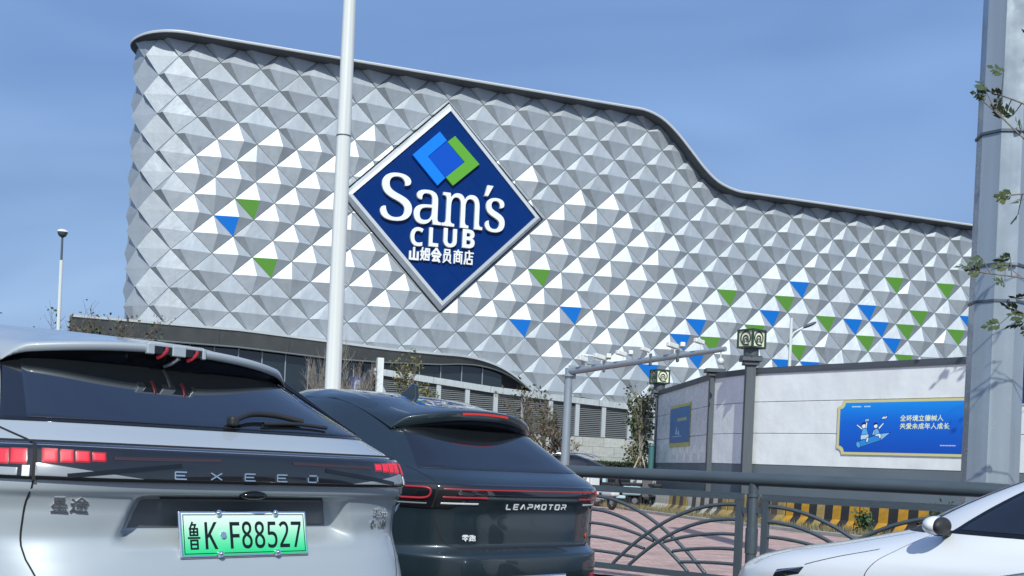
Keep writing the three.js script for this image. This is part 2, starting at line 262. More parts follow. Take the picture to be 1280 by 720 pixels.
{ // cornice in lengths, swept along the roofline and round the corner
  const path = []; for (let t = -15.8; t < 24; t += t < -7 ? 1.5 : t < 0 ? .2 : 1.5) path.push([t, 23.3]); for (const p of roofL.slice(3)) path.push(p);
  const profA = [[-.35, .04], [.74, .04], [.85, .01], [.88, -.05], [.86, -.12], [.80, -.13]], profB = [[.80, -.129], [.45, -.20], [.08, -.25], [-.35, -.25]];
  const frame = path.map((p, k) => { const a = path[Math.max(0, k - 1)], b = path[Math.min(path.length - 1, k + 1)], dx = b[0] - a[0], dy = b[1] - a[1], l = Math.hypot(dx, dy); return [-dy / l, dx / l]; });
  const ring = (k, prof) => { const t = path[k][0], a = Math.max(0, Math.min(1, (TS - t) / 3)), s = 1 - .5 * a * a * (3 - 2 * a); return prof.map(([n, v]) => surf(t + frame[k][0] * v, path[k][1] + frame[k][1] * v, n > 0 ? n * s : n)); };
  let start = 0;
  for (let k = 1; k < path.length; k++) {
    const len = path[k][0] - path[start][0]; if (len < 3.9 && k < path.length - 1) continue;
    const mk = (prof) => toCreasedNormals(grid(k - start, prof.length - 1, (a, b) => ring(start + Math.round(a * (k - start)), prof)[Math.round(b * (prof.length - 1))]), .6);
    part('cornice_panel', mk(profA), M.cornice, storeT); part('cornice_soffit', mk(profB), M.dark, storeT); start = k;
  }
  // body of the building behind the cladding
  part('roof', bx(54, .3, 30, 25.5, 18.4, -16.5), M.wall, storeT); part('roof', bx(27, .3, 30, 13, 22.6, -16.5), M.wall, storeT);
  part('side_wall', bx(.3, 18, 29, 52.4, 9.2, -15), M.wall, storeT); part('side_wall', bx(.3, 22, 27, -2.6, 11, -16.5), M.wall, storeT);
  part('back_wall', bx(54.7, 18.2, .3, 25, 9.2, -31.7), M.wall, storeT); part('stair_tower', bx(.3, 4.2, 30, 27, 20.6, -16.5), M.wall, storeT);
}
{ // eyebrow canopy: a blade that leans back below, thin light rim on top
  const top = []; for (let t = -5.8; t <= 13; t += .94) top.push([t, baseAt(t)]); for (const p of eyebrow.slice(3, 24)) if (p[0] > 13) top.push(p);
  const thick = (t) => t < 8 ? .92 : t < 14.5 ? .92 - (t - 8) * .055 : Math.max(.02, .56 - (t - 14.5) * .098);
  const out = (t) => t < 14 ? .55 : Math.max(.06, .55 - (t - 14) * .07);
  const nl = (k) => { const a = top[Math.max(0, k - 1)], b = top[Math.min(top.length - 1, k + 1)], dx = b[0] - a[0], dy = b[1] - a[1], l = Math.hypot(dx, dy); return [dy / l, -dx / l]; };
  const q = (k, v, n) => { const m = nl(k); return V(top[k][0] + m[0] * v, top[k][1] + m[1] * v, n); };
  const N = top.length - 1;
  part('canopy_rim', toCreasedNormals(grid(N, 3, (a, b) => { const k = Math.round(a * N), r = Math.round(b * 3), o = out(top[k][0]); return [q(k, -.03, -.1), q(k, -.03, o + .05), q(k, .09, o + .05), q(k, .09, o - .02)][r]; }), .5), M.lightMetal, storeT);
  let s = 0;
  for (let k = 1; k <= N; k++) {
    if (top[k][0] - top[s][0] < 3.2 && k < N) continue;
    part('canopy_fascia', grid(k - s, 4, (a, b) => { const i = s + Math.round(a * (k - s)), T = top[i][0], o = out(T), w = a === 1 && k < N ? .012 : 0, p = q(i, .09 + (thick(T) - .09) * b, (o + .0) * (1 - b * .62) + .0); p.x -= w; return p; }), M.fascia, storeT); s = k;
  }
  part('soffit', grid(N, 1, (a, b) => { const k = Math.round(a * N), T = top[k][0]; return q(k, thick(T), b ? -.5 : out(T) * .38); }), M.dark, storeT);
  part('soffit_edge', grid(N, 2, (a, b) => { const k = Math.round(a * N), T = top[k][0]; return q(k, thick(T) + [-.03, .05, .05][Math.round(b * 2)], out(T) * .38 + [.012, .012, -.05][Math.round(b * 2)]); }), M.mullion, storeT);
}
{ // glazing under the canopy, louvred plant wall, stone base
  const slope = (t) => t < 10.3 ? 0 : lerpList([[10.2, 6.4], [18.7, 5.68], [22.7, 5.53], [24.6, 5.4], [28.4, 5.23], [54, 4.35]], t);
  const win = (a, b, lo) => { part('window', new THREE.BoxGeometry(b - a - .07, 7.35 - lo - .02, .05).translate((a + b) / 2, (7.35 + lo) / 2, -.35), M.glass, storeT); };
  for (let k = -6; k < 12; k++) { const a = 2.81 + 1.28 * k, b = a + 1.28, lo = b < 10.2 ? .4 : a > 10.2 ? slope(b) - .02 : 4.4; if (b < 18.8) win(a, b, lo); part('mullion', bx(.06, 7.2 - lo, .16, a, (7.2 + lo) / 2, -.30), M.mullion, storeT); }
  part('transom', bx(15.6, .07, .14, 2.3, 4.3, -.30), M.mullion, storeT); part('plinth', bx(15.6, .4, .3, 2.3, .2, -.3), M.wall, storeT);
  part('interior_wall', bx(26, 7.4, .2, 7.5, 3.7, -1.2), M.dark, storeT);
  part('interior_blind', bx(8, 1.1, .04, -1.0, 6.75, -.62), M.mullion, storeT);
  // sloping beam, in lengths
  for (let t = 10.3; t < 52; t += 3.51) { const u = Math.min(52, t + 3.5), q = [[t, slope(t)], [u, slope(u)]]; const sh = new THREE.Shape([[q[0][0], q[0][1] - .36], [q[1][0] - .012, q[1][1] - .36], [q[1][0] - .012, q[1][1]], [q[0][0], q[0][1]]].map((p) => new THREE.Vector2(...p))); part('louvre_beam', new THREE.ExtrudeGeometry(sh, { depth: .42, bevelEnabled: false }).translate(0, 0, -.2), M.lightMetal, storeT); }
  for (let k = -1; k < 22; k++) {
    const t = 12.4 + 1.755 * k, u = t + 1.755, top = slope(t) - .36; const lo = 3.16;
    part('louvre_column', bx(.27, top - lo, .34, t, (top + lo) / 2, -.02), M.lightMetal, storeT);
    const g = []; for (let y = lo + .03; y < slope(t + .2) - .5; y += .115) { const s = new THREE.BoxGeometry(1.755 - .27, .012, .13); s.rotateX(.75); g.push(s.translate((t + u) / 2, y + .05, -.03)); }
    g.push(bx(1.755 - .27, slope(u) - lo + .0, .03, (t + u) / 2, (slope(u) + lo) / 2 - .18, -.12));
    part('louvre_panel', merge(g), M.louvre, storeT);
  }
  part('brace', bar(V(10.4, 6.05, .12), V(11.35, 4.3, .12), .16, .16), M.lightMetal, storeT);
  const R = rng(5); const us = [.05, .72, 1.38, 1.98, 2.58, 3.14];
  for (let r = 0; r < 5; r++) for (let t = 10.6 + (r % 2) * .7; t < 34; t += 1.42) part('stone_block', bx(1.405, us[r + 1] - us[r] - .014, .24, t + .7, (us[r] + us[r + 1]) / 2, -.02 + R() * .012), M.stone[Math.floor(R() * 3)], storeT);
  part('stone_backing', bx(42, 3.1, .2, 31.4, 1.58, -.06), M.joint, storeT);
}
// ---- the diamond sign on the facade
{
  const p = V(SC[0], SC[1], .04).applyAxisAngle(V(0, 1, 0), TH).add(V(...storePos));
  const s = thing('store_sign', 'dark blue diamond store sign with white lettering mounted on the faceted facade', 'sign', [p.x, p.y, p.z], TH);
  const dia = (r) => [V(0, r, 0), V(r, 0, 0), V(0, -r, 0), V(-r, 0, 0)];
  const white = phys(.78, .80, .80, .35, 0), rim = phys(.62, .65, .67, .4, .35);
  const ringStrip = (r0, z0, r1, z1) => { const a = dia(r0).map((v) => v.setZ(z0)), b = dia(r1).map((v) => v.setZ(z1)); return [0, 1, 2, 3].map((k) => { const n = (k + 1) % 4; return soup([[a[k], b[k], b[n]], [a[k], b[n], a[n]]]); }); };
  // frame: sloping outer cheeks, flat rim, in four sides with joints
  const f = [ringStrip(SR, -.05, SR, .06), ringStrip(SR, .06, 5.74, .40), ringStrip(5.74, .40, 5.48, .42), ringStrip(5.48, .42, 5.47, .30)];
  for (let k = 0; k < 4; k++) part('frame_side', merge(f.map((q) => q[k])), rim, s);
  const face = phys(.002, .027, .15, .55, 0, { specularIntensity: .25, roughnessMap: scaled(texSmudge, .2) });
  // the face is made of panels with fine joints that run parallel to its lower left edge
  const cut = [-5.46, -3.3, -1.1, 1.1, 3.3, 5.46];
  for (let k = 0; k < 5; k++) { const c = Math.SQRT1_2, w = 5.46, a = cut[k] + .006, b = cut[k + 1] - .006, P = (x, y) => new THREE.Vector2((x + y) / 2, (y - x) / 2); const sh = new THREE.Shape([P(-w, a), P(w, a), P(w, b), P(-w, b)]); part('face_panel', new THREE.ExtrudeGeometry(sh, { depth: .05, bevelEnabled: false }).translate(0, 0, .29), face, s); }
  part('face_backing', new THREE.ExtrudeGeometry(new THREE.Shape(dia(5.45).map((v) => new THREE.Vector2(v.x, v.y))), { depth: .1, bevelEnabled: false }).translate(0, 0, .18), M.joint, s);
  const Z = .345;
  // emblem: two overlapping squares standing on their corners
  const poly = (pts, z0, d) => new THREE.ExtrudeGeometry(new THREE.Shape(pts.map((q) => new THREE.Vector2(...q))), { depth: d, bevelEnabled: true, bevelSize: .02, bevelThickness: .02, bevelSegments: 1 }).translate(0, 0, z0);
  const cx = -.62, cy = 2.62, a = 1.52, o = .70, inn = 1.08;
  part('emblem_square', poly([[cx, cy + a], [cx + .42, cy + a - .42], [cx - .66, cy + .02], [cx + .42, cy - a + .46], [cx, cy - a], [cx - a, cy]], Z, .16), phys(.006, .20, .80, .5, 0, { specularIntensity: .3 }), s);
  part('emblem_square', poly([[cx + .46, cy + a - .46], [cx + a + .0, cy], [cx + .46, cy - a + .50], [cx - .62, cy + .02]], Z, .13), phys(.001, .075, .48, .5, 0, { specularIntensity: .3 }), s);
  part('emblem_square', poly([[cx + .92, cy + a - .12], [cx + .50, cy + a - .50], [cx + a + .06, cy], [cx + .50, cy - a + .50], [cx + .92, cy - a + .10], [cx + a + .92, cy]], Z, .16), phys(.11, .36, .04, .5, 0, { specularIntensity: .3 }), s);
  const put = (g, x0, x1, y0, y1) => { const b = g.boundingBox, sx = (x1 - x0) / (b.max.x - b.min.x), sy = (y1 - y0) / (b.max.y - b.min.y); g.translate(-b.min.x, -b.min.y, 0).scale(sx, sy, 1).translate(x0, y0, Z); part('letter', g, white, s); };
  const yb = 14.78 - SC[1], X = (t) => t - SC[0];
  put(letter(fSerif, 'S', 1, .2, .003), X(10.15), X(11.98), yb - .05, yb + 2.66);
  put(letter(fSerif, 'a', 1, .2, .003), X(12.10), X(13.72), yb - .04, yb + 1.92);
  put(letter(fSerif, 'm', 1, .2, .003), X(13.76), X(16.22), yb, yb + 1.95);
  put(letter(fSerif, 's', 1, .2, .003), X(16.38), X(17.58), yb - .04, yb + 1.96);
  { const g = poly([[X(16.3), yb + 2.02], [X(16.48), yb + 2.02], [X(16.78), yb + 2.62], [X(16.45), yb + 2.62]], Z, .2); part('letter', g, white, s); }
  const yc = 13.44 - SC[1];
  [['C', 11.97, 12.72], ['L', 13.06, 13.62], ['U', 13.92, 14.72], ['B', 15.06, 15.80]].forEach(([c, x0, x1], k) => put(letter(fSans, c, 1, .18, .012), X(x0), X(x1), yc + .07 * k, yc + 1.08 + .07 * k));
  [...'山姆会员商店'].forEach((c, k) => part('letter', hanGeo(c, .56, .80, c === '山' || c === '会' ? .115 : .078, .14), white, s, [X(11.95 + k * .655), 12.62 - SC[1] + .018 * k, Z]));
}

// ================================================================ ground, pavement, verge
{
  const asphalt = std(1, 1, 1, .92, 0, { map: texAsphalt, bumpMap: texGrain, bumpScale: .004 });
  const g = new THREE.PlaneGeometry(1600, 1600).rotateX(-Math.PI / 2); const uv = g.attributes.uv; for (let i = 0; i < uv.count; i++) uv.setXY(i, uv.getX(i) * 800, uv.getY(i) * 800);
  structure('ground', g, asphalt);
  const sheet = (pts, y, mat, name, s = 2, thick = 0) => {            // pts in (x, depth)
    const sh = new THREE.Shape(pts.map((p) => new THREE.Vector2(p[0], p[1])));
    const geo = thick ? new THREE.ExtrudeGeometry(sh, { depth: thick, bevelEnabled: false }) : new THREE.ShapeGeometry(sh);
    const q = geo.attributes.uv, ps = geo.attributes.position; for (let i = 0; i < q.count; i++) q.setXY(i, ps.getX(i) / s, ps.getY(i) / s);
    geo.rotateX(-Math.PI / 2); return structure(name, geo.translate(0, y, 0), mat);
  };
  const brick = std(1, 1, 1, .9, 0, { map: texBrick, bumpMap: texGrain, bumpScale: .003 });
  sheet([[-9, 14.2], [1.1, 12.6], [4.4, 9.8], [9.5, 5.6], [14, 5.4], [14, 14], [7.2, 22.2], [5.0, 27.5], [3.6, 32.5], [3.1, 39.5], [-9, 40]], .02, brick, 'brick_pavement', 2);
  const kerbM = std(.42, .42, .41, .85, 0, { map: scaled(texGrime, 1) });
  sheet([[14, 14], [7.2, 22.2], [5.0, 27.5], [3.6, 32.5], [3.3, 34.8], [3.55, 34.9], [3.85, 32.55], [5.25, 27.6], [7.45, 22.35], [14.2, 14.25]], .02, kerbM, 'verge_kerb', 1, .07);
  const soil = std(.33, .28, .20, .95, 0, { map: scaled(texGrime, .6), bumpMap: texGrain, bumpScale: .02 });
  sheet([[14.2, 14.25], [7.45, 22.35], [5.25, 27.6], [3.85, 32.55], [3.3, 35.4], [2.6, 39.5], [5.2, 40.2], [6.6, 31], [14, 22]], .045, soil, 'verge_soil', 1);
  sheet([[-9, 40], [3.1, 39.5], [5.1, 40.5], [9, 44], [9, 47], [-9, 47]], .014, asphalt, 'side_road', 2);
  const pave = std(.36, .36, .35, .9, 0, { map: scaled(texGrime, .5) });
  sheet([[-40, 47], [12, 47], [16, 66], [40, 90], [40, 74.5], [33, 73], [-12, 57.8], [-40, 54]], .016, pave, 'store_forecourt', 2);
}

// ================================================================ site hoarding with lanterns and posters
const S = {
  post: std(.115, .135, .155, .5, .25, { map: scaled(texStreak, 1) }), panelW: std(.90, .94, .95, .55, 0, { map: scaled(texPanel, .2), bumpMap: scaled(texGrain, .05), bumpScale: .02, roughnessMap: texSmudge }),
  base: std(.19, .235, .275, .6, .1, { map: scaled(texStreak, .3) }), rail: std(.105, .135, .16, .42, .25, { map: scaled(texStreak, 1) }),
  galv: std(.42, .48, .54, .5, .35, { map: scaled(texStreak, .4, .1), roughnessMap: scaled(texSmudge, 1) }), whitePaint: std(.86, .90, .89, .4, 0, { map: scaled(texStreak, .6, .2) }),
  black: std(.015, .016, .018, .45), rubber: std(.02, .02, .02, .85), cream: std(.78, .79, .62, .6), creamGreen: std(.03, .06, .035, .5),
  concrete: std(.64, .62, .55, .9, 0, { map: scaled(texGrime, .7), bumpMap: texGrain, bumpScale: .008 }), yellow: std(.62, .33, .03, .7, 0, { map: scaled(texGrime, 1.2) }), yellowOld: std(.45, .33, .12, .8, 0, { map: scaled(texGrime, 1.2) }),
  blackPaint: std(.03, .031, .034, .65, 0, { map: scaled(texGrime, 1.2) }), brownPaint: std(.11, .09, .07, .8, 0, { map: scaled(texGrime, 1.2) }),
};
const HA = [5.12, 39.9], HB = [5.65, 31.92], HC = [6.31, 29.98], HD = [13.4, 20.83];
{
  const h = thing('site_hoarding', 'white panelled construction hoarding with dark grey posts behind striped barriers', 'hoarding', [HC[0], 0, -HC[1]]);
  const rel = (p, y) => V(p[0] - HC[0], y, -(p[1] - HC[1]));
  const seg = (A, B) => {
    const dx = B[0] - A[0], dz = -(B[1] - A[1]), L = Math.hypot(dx, dz), ang = Math.atan2(-dz, dx);
    const place = (g) => g.rotateY(ang).translate(A[0] - HC[0], 0, -(A[1] - HC[1]));
    const rows = [[1.52, 2.335], [2.347, 3.165], [3.177, 3.93]];
    for (const [a, b] of rows) { const g = rbx(L - .1, b - a, .07, .012, L / 2, (a + b) / 2, 0); const uv = g.attributes.uv, ps = g.attributes.position; for (let i = 0; i < uv.count; i++) uv.setXY(i, ps.getX(i), ps.getY(i)); part('wall_panel', place(g), S.panelW, h); }
    part('panel_backing', place(bx(L, 3.9, .03, L / 2, 2.02, -.035)), S.post, h);
    part('base_panel', place(bx(L, 1.5, .06, L / 2, .76, 0)), S.base, h);
    part('top_rail', place(bx(L, .16, .14, L / 2, 4.0, 0)), S.post, h);
  };
  seg(HA, HB); seg(HB, HC); seg(HC, HD);
  const post = (P, w, top, cap) => { const c = rel(P, 0); part('post', bx(w, top, w, c.x, top / 2, c.z), S.post, h); if (cap) part('post_cap', merge([bx(w + .28, .1, w + .28, c.x, top + .05, c.z), bx(w + .14, .08, w + .14, c.x, top - .06, c.z)]), S.post, h); };
  post(HA, .2, 4.0, true); post([HB[0], HB[1]], .26, 4.1, true); post([HC[0] - .08, HC[1] - .15], .25, 4.25, true); post([10.6, 24.45], .3, 4.1, true);
}
function lantern(P, y, size, turn, label) {             // four cream faces in a dark frame, a cloud scroll on each
  const k = thing('square_lantern', label, 'lantern', [P[0], y, -P[1]], turn, undefined);
  part('pedestal', merge([cyl(.2, .2, .24, 0, 0, 0, 16), bx(.42, .05, .42, 0, .025, 0)]), S.post, k);
  const b = .24, s = size;
  part('lantern_box', bx(s - .03, s - .03, s - .03, 0, b + s / 2, 0), S.cream, k);
  const e = [], w = .045; for (const a of [-1, 1]) for (const c of [-1, 1]) { e.push(bx(w, s, w, a * s / 2, b + s / 2, c * s / 2), bx(s - w, w, w, 0, b + s / 2 + a * (s / 2 - w / 2), c * s / 2), bx(w, w, s - w, a * s / 2, b + s / 2 + c * (s / 2 - w / 2), 0)); }
  part('lantern_frame', merge(e), S.creamGreen, k);
  for (let f = 0; f < 4; f++) {
    const m = [];
    const arc = (r, a0, a1, cx, cy) => { const p = []; for (let q = 0; q <= 18; q++) { const a = a0 + (a1 - a0) * q / 18; p.push(V(cx + r * Math.cos(a), cy + r * Math.sin(a), 0)); } return p; };
    const o = s * .33, i = s * .16;
    m.push(tube([...arc(o, -.9, Math.PI + .75, 0, .02), V(-o * .35, -o * .92, 0), V(o * .75, -o * .98, 0)], .021, 6, 50));
    m.push(tube([V(-i, -o * .75, 0), ...arc(i, Math.PI, 0, 0, .0), V(i, -o * .6, 0)], .021, 6, 30));
    m.push(tube([V(-i * .35, -o * .7, 0), V(-i * .3, 0, 0), V(i * .35, 0, 0), V(i * .35, -o * .55, 0)], .014, 6, 16));
    part('scroll_emblem', merge(m).translate(0, b + s / 2, s / 2 - .012).rotateY(f * Math.PI / 2), S.creamGreen, k);
  }
}
lantern([HC[0] - .08, HC[1] - .15], 4.35, .50, Math.PI / 4 - .12, 'cream lantern with green scrolls on the tall hoarding corner post');
lantern(HA, 4.1, .5, .35, 'smaller cream scroll lantern on the far left end post of the hoarding');
{ // posters on the hoarding
  const dirCD = [(HD[0] - HC[0]), -(HD[1] - HC[1])], L = Math.hypot(...dirCD), ang = Math.atan2(-dirCD[1], dirCD[0]);
  const notch = (w, h, r) => { const s = new THREE.Shape(), x = w / 2, y = h / 2; s.moveTo(-x + r, -y); s.lineTo(x - r, -y); s.absarc(x, -y, r, Math.PI, Math.PI / 2, true); s.lineTo(x, y - r); s.absarc(x, y, r, -Math.PI / 2, Math.PI, true); s.lineTo(-x + r, y); s.absarc(-x, y, r, 0, -Math.PI / 2, true); s.lineTo(-x, -y + r); s.absarc(-x, -y, r, Math.PI / 2, 0, true); return s; };
  const W = 3.62, H = 1.33, tex = canvasTex(1024, 376, (g) => {
    const gr = g.createLinearGradient(0, 0, 0, 376); gr.addColorStop(0, '#0f93ee'); gr.addColorStop(.4, '#0668d4'); gr.addColorStop(1, '#0450ba'); g.fillStyle = gr; g.fillRect(0, 0, 1024, 376);
    [...'全环境立德树人'].forEach((c, k) => hanDraw(g, c, 496 + k * 47, 100, 42, 42, 5.6, '#eef2c4'));
    [...'关爱未成年人成长'].forEach((c, k) => hanDraw(g, c, 496 + k * 47, 158, 42, 42, 5.6, '#eef2c4'));
    g.fillStyle = 'rgba(255,255,255,.85)'; for (let k = 0; k < 8; k++) g.fillRect(98 + k * 10, 26, 7, 9); for (let k = 0; k < 5; k++) g.fillRect(200 + k * 11, 26, 8, 9); for (let k = 0; k < 11; k++) g.fillRect(806 + k * 10.5, 314, 7, 8);
    const P = (c, pts, s) => { g.beginPath(); pts.forEach(([x, y], i) => g[i ? 'lineTo' : 'moveTo'](x, y)); g.closePath(); g.fillStyle = c; g.fill(); if (s) { g.strokeStyle = '#0a3570'; g.lineWidth = 4; g.stroke(); } };
    const B = (c, x, y, rx, ry, a = 0, s = true) => { g.beginPath(); g.ellipse(x, y, rx, ry, a, 0, 7); g.fillStyle = c; g.fill(); if (s) { g.strokeStyle = '#0a3570'; g.lineWidth = 3; g.stroke(); } };
    P('#2f8fd8', [[150, 300], [330, 238], [352, 284], [178, 340]], true); P('#8cc8ec', [[330, 238], [424, 226], [352, 284]], true); B('#5cb0e4', 164, 320, 16, 24, -.35);      // the pencil
    P('#5fb3ea', [[196, 195], [228, 195], [248, 248], [180, 258]], true); P('#bfe2f4', [[180, 248], [248, 238], [246, 272], [182, 284]], true);                                    // first child
    P('#f4fbff', [[140, 172], [148, 164], [196, 196], [190, 208]], true); P('#f4fbff', [[214, 192], [222, 150], [234, 150], [230, 198]], true); B('#f6fbfd', 204, 178, 17, 18); P('#14284a', [[184, 178], [188, 154], [212, 150], [222, 164], [200, 166]]); P('#8fc4ea', [[210, 126], [246, 120], [248, 142], [212, 148]], true); P('#f4fbff', [[232, 268], [250, 264], [244, 296], [226, 304]], true);
    P('#6fbbea', [[296, 198], [322, 198], [340, 240], [286, 250]], true); P('#f4fbff', [[322, 192], [362, 152], [370, 160], [332, 204]], true); P('#f4fbff', [[290, 206], [298, 210], [286, 246], [276, 246]], true); B('#f6fbfd', 302, 178, 16, 17); P('#14284a', [[282, 178], [286, 156], [310, 152], [320, 164], [298, 168]]); P('#f4fbff', [[300, 242], [344, 234], [350, 268], [334, 272], [328, 252], [302, 256]], true);
    P('#e8f6fb', [[340, 128], [362, 104], [376, 110], [394, 94], [388, 122]], true);
  });
  const s0 = .461, len = Math.hypot(3.76, 4.86), mid = s0 * len + W / 2;
  const at = (d, n) => [HC[0] + Math.cos(ang) * d + Math.sin(ang) * n, -HC[1] - Math.sin(ang) * d + Math.cos(ang) * n];
  const [px, pz] = at(mid, .05);
  const p = thing('blue_poster', 'wide blue poster of two children riding a pencil, pale yellow notched border', 'poster', [px, 2.5, pz], ang);
  part('border', new THREE.ExtrudeGeometry(notch(W, H, .15), { depth: .016, bevelEnabled: false, curveSegments: 8 }), std(.66, .63, .30, .5), p);
  const g = new THREE.ShapeGeometry(notch(W - .15, H - .13, .15), 8), uv = g.attributes.uv, ps = g.attributes.position; for (let i = 0; i < uv.count; i++) uv.setXY(i, ps.getX(i) / (W - .15) + .5, ps.getY(i) / (H - .13) + .5);
  part('print', g.translate(0, 0, .020), std(1, 1, 1, .38, 0, { map: tex }), p);
  // the small poster on the receding side
  const dx = HB[0] - HA[0], dz = -(HB[1] - HA[1]), a2 = Math.atan2(-dz, dx), L2 = Math.hypot(dx, dz), f = .487;
  const t2 = canvasTex(512, 256, (c) => { const gr = c.createLinearGradient(0, 0, 0, 256); gr.addColorStop(0, '#2f7fb8'); gr.addColorStop(1, '#1f6aa8'); c.fillStyle = gr; c.fillRect(0, 0, 512, 256); c.fillStyle = '#d6d27c'; for (let k = 0; k < 10; k++) c.fillRect(200 + k * 24, 78, 17, 22); c.fillStyle = '#9fd0ee'; c.beginPath(); c.moveTo(150, 190); c.lineTo(190, 130); c.lineTo(210, 186); c.lineTo(250, 160); c.lineTo(270, 200); c.fill(); c.fillStyle = '#bfe0f0'; c.fillRect(80, 206, 240, 5); });
  const q = thing('blue_poster', 'small blue poster with yellow bands on the receding left side of the hoarding', 'poster', [HA[0] + dx * f - Math.cos(a2 - Math.PI / 2) * .0 + Math.sin(a2) * .05, 2.72, -HA[1] + dz * f + Math.cos(a2) * .05], a2);
  part('border', bx(2.95, 1.36, .012, 0, 0, .004), std(.62, .58, .16, .5), q); part('print', new THREE.PlaneGeometry(2.93, 1.14).translate(0, .02, .014), std(1, 1, 1, .4, 0, { map: t2 }), q);
  const [rx, rz] = at(1.3 * len, .05);
  const r = thing('blue_poster', 'sliver of a dark blue poster right of the thick galvanised pole', 'poster', [rx, 3.45, rz], ang);
  part('border', bx(1.1, .95, .012, 0, 0, 0), std(.6, .6, .5, .5), r); part('print', bx(1.02, .87, .012, 0, 0, .006), std(.01, .04, .18, .4), r);
}
{ // concrete barriers with painted stripes
  const prof = [[-.30, 0], [.30, 0], [.29, .07], [.12, .24], [.09, .62], [.07, .66], [-.07, .66], [-.09, .62], [-.12, .24], [-.29, .07]];
  const sh = new THREE.Shape(prof.map((p) => new THREE.Vector2(...p)));
  const slice = (w, slant) => { const g = new THREE.ExtrudeGeometry(sh, { depth: w, bevelEnabled: false }).rotateY(Math.PI / 2); const p = g.attributes.position; for (let i = 0; i < p.count; i++) p.setX(i, p.getX(i) + slant * p.getY(i)); g.computeVertexNormals(); return g; };
  const line = [[4.42, 33.4], [5.05, 31.3], [5.75, 29.15], [6.75, 27.1], [7.95, 25.25], [9.15, 23.6], [10.4, 21.95], [11.7, 20.3]];
  const lab = ['bare whitish end barrier of the striped row at the hoarding corner', 'second barrier from the left end, faded brown and cream stripes', 'third barrier from the left end, dusty cream and grey stripes', 'barrier behind the railing post with worn yellow and dark stripes', 'bright yellow and black barrier left of the weeds', 'bright yellow and black barrier with weeds in front', 'yellow and black barrier left of the thick galvanised pole', undefined];
  const R = rng(31);
  for (let k = 0; k + 1 < line.length; k++) {
    const [a, b] = [line[k], line[k + 1]], dx = b[0] - a[0], dz = -(b[1] - a[1]), L = Math.hypot(dx, dz) - .06;
    const o = thing('concrete_barrier', lab[k], 'barrier', [a[0], .05, -a[1]], Math.atan2(-dz, dx), 'concrete barriers along the hoarding');
    const old = k < 3, n = Math.round(L / .25), w = L / n;
    const G = slice(w - .001, 0);
    for (let i = 0; i < n; i++) part('painted_stripe', G, k === 0 && i < 4 ? S.concrete : i % 2 ? (old ? S.brownPaint : S.blackPaint) : old ? (R() < .5 ? S.concrete : S.yellowOld) : (k === 3 && R() < .4 ? S.yellowOld : S.yellow), o, [w * i, 0, 0]);
  }
}

// ================================================================ street railing
{
  const A = V(4.12, 0, -9.25), B = V(.66, 0, -12.13), dir = B.clone().sub(A).normalize();
  const ang = Math.atan2(-dir.z, dir.x);
  const o = thing('street_railing', 'dark grey street railing with a fat tubular handrail and crossing arcs', 'railing', [A.x, 0, A.z], ang);
  // local x runs along the railing away from its near end
  const Lmax = 9.6;
  part('handrail', merge([tube([V(0, 1.17, 0), V(Lmax / 2, 1.17, 0), V(Lmax, 1.17, 0)], .064, 18, 4), cyl(.064, .064, .012, 0, 0, 0, 18).rotateZ(Math.PI / 2).translate(.0, 1.17, 0)]), S.rail, o);
  part('rail_end_bracket', merge([rbx(.09, .16, .05, .012, .16, 1.05, 0), rbx(.05, .05, .09, .01, .16, 1.02, 0)]), S.rail, o);
  const postAt = (x) => { part('post', merge([cyl(.053, .053, 1.0, x, .0, 0, 20), cyl(.06, .06, .24, x, .46, 0, 20), cyl(.062, .062, .03, x, 1.0, 0, 20), cyl(.045, .05, .14, x, 1.0, 0, 16), bx(.24, .02, .24, x, .03, 0)]), S.rail, o); for (const y of [.87, .25]) part('stub', bx(.2, .05, .05, x, y, 0), S.rail, o); };
  const pw = 1.87, gap = .105;
  const panel = (x0) => {
    const x1 = x0 + pw, y0 = .22, b = .065, F = [];
    part('panel_frame', merge([bx(pw, .066, .05, (x0 + x1) / 2, 1.0, 0), bx(pw, .06, .05, (x0 + x1) / 2, .19, 0), bx(b, .75, .05, x0 + b / 2, .595, 0), bx(b, .75, .05, x1 - b / 2, .595, 0)]), S.rail, o);
    const xm = (x0 + x1) / 2, hw = pw / 2 - b;
    const big = [[1.42, .70], [1.22, .555]], small = [.41, .265, .12];
    for (const s of [-1, 1]) {
      for (const [a, h] of big) { const p = []; for (let k = 0; k <= 22; k++) { const t = Math.PI / 2 * k / 22; const d = a * (1 - k / 22); p.push(V(xm + s * (hw - d), y0 + h * (1 - d * d / a / a), s * .004)); } part('arc_bar', tube(p, .019, 7, 26), S.rail, o); }
      small.forEach((h, i) => { const a = [1.4, 1.3, 1.2][i], p = []; for (let k = 0; k <= 26; k++) { const d = a * k / 26, x = hw - d, y = h * (1 - d * d / a / a), e = (x + hw) / 1.22; if (y < .555 * (1 - e * e)) break; p.push(V(xm + s * x, y0 + y, s * .004)); } if (p.length > 2) part('arc_bar', tube(p, .017, 7, 20), S.rail, o); });
    }
  };
  for (let k = 0; k < 4; k++) { const x0 = .36 + k * (pw + 2 * gap + .0); panel(x0); postAt(x0 + pw + gap); }
}

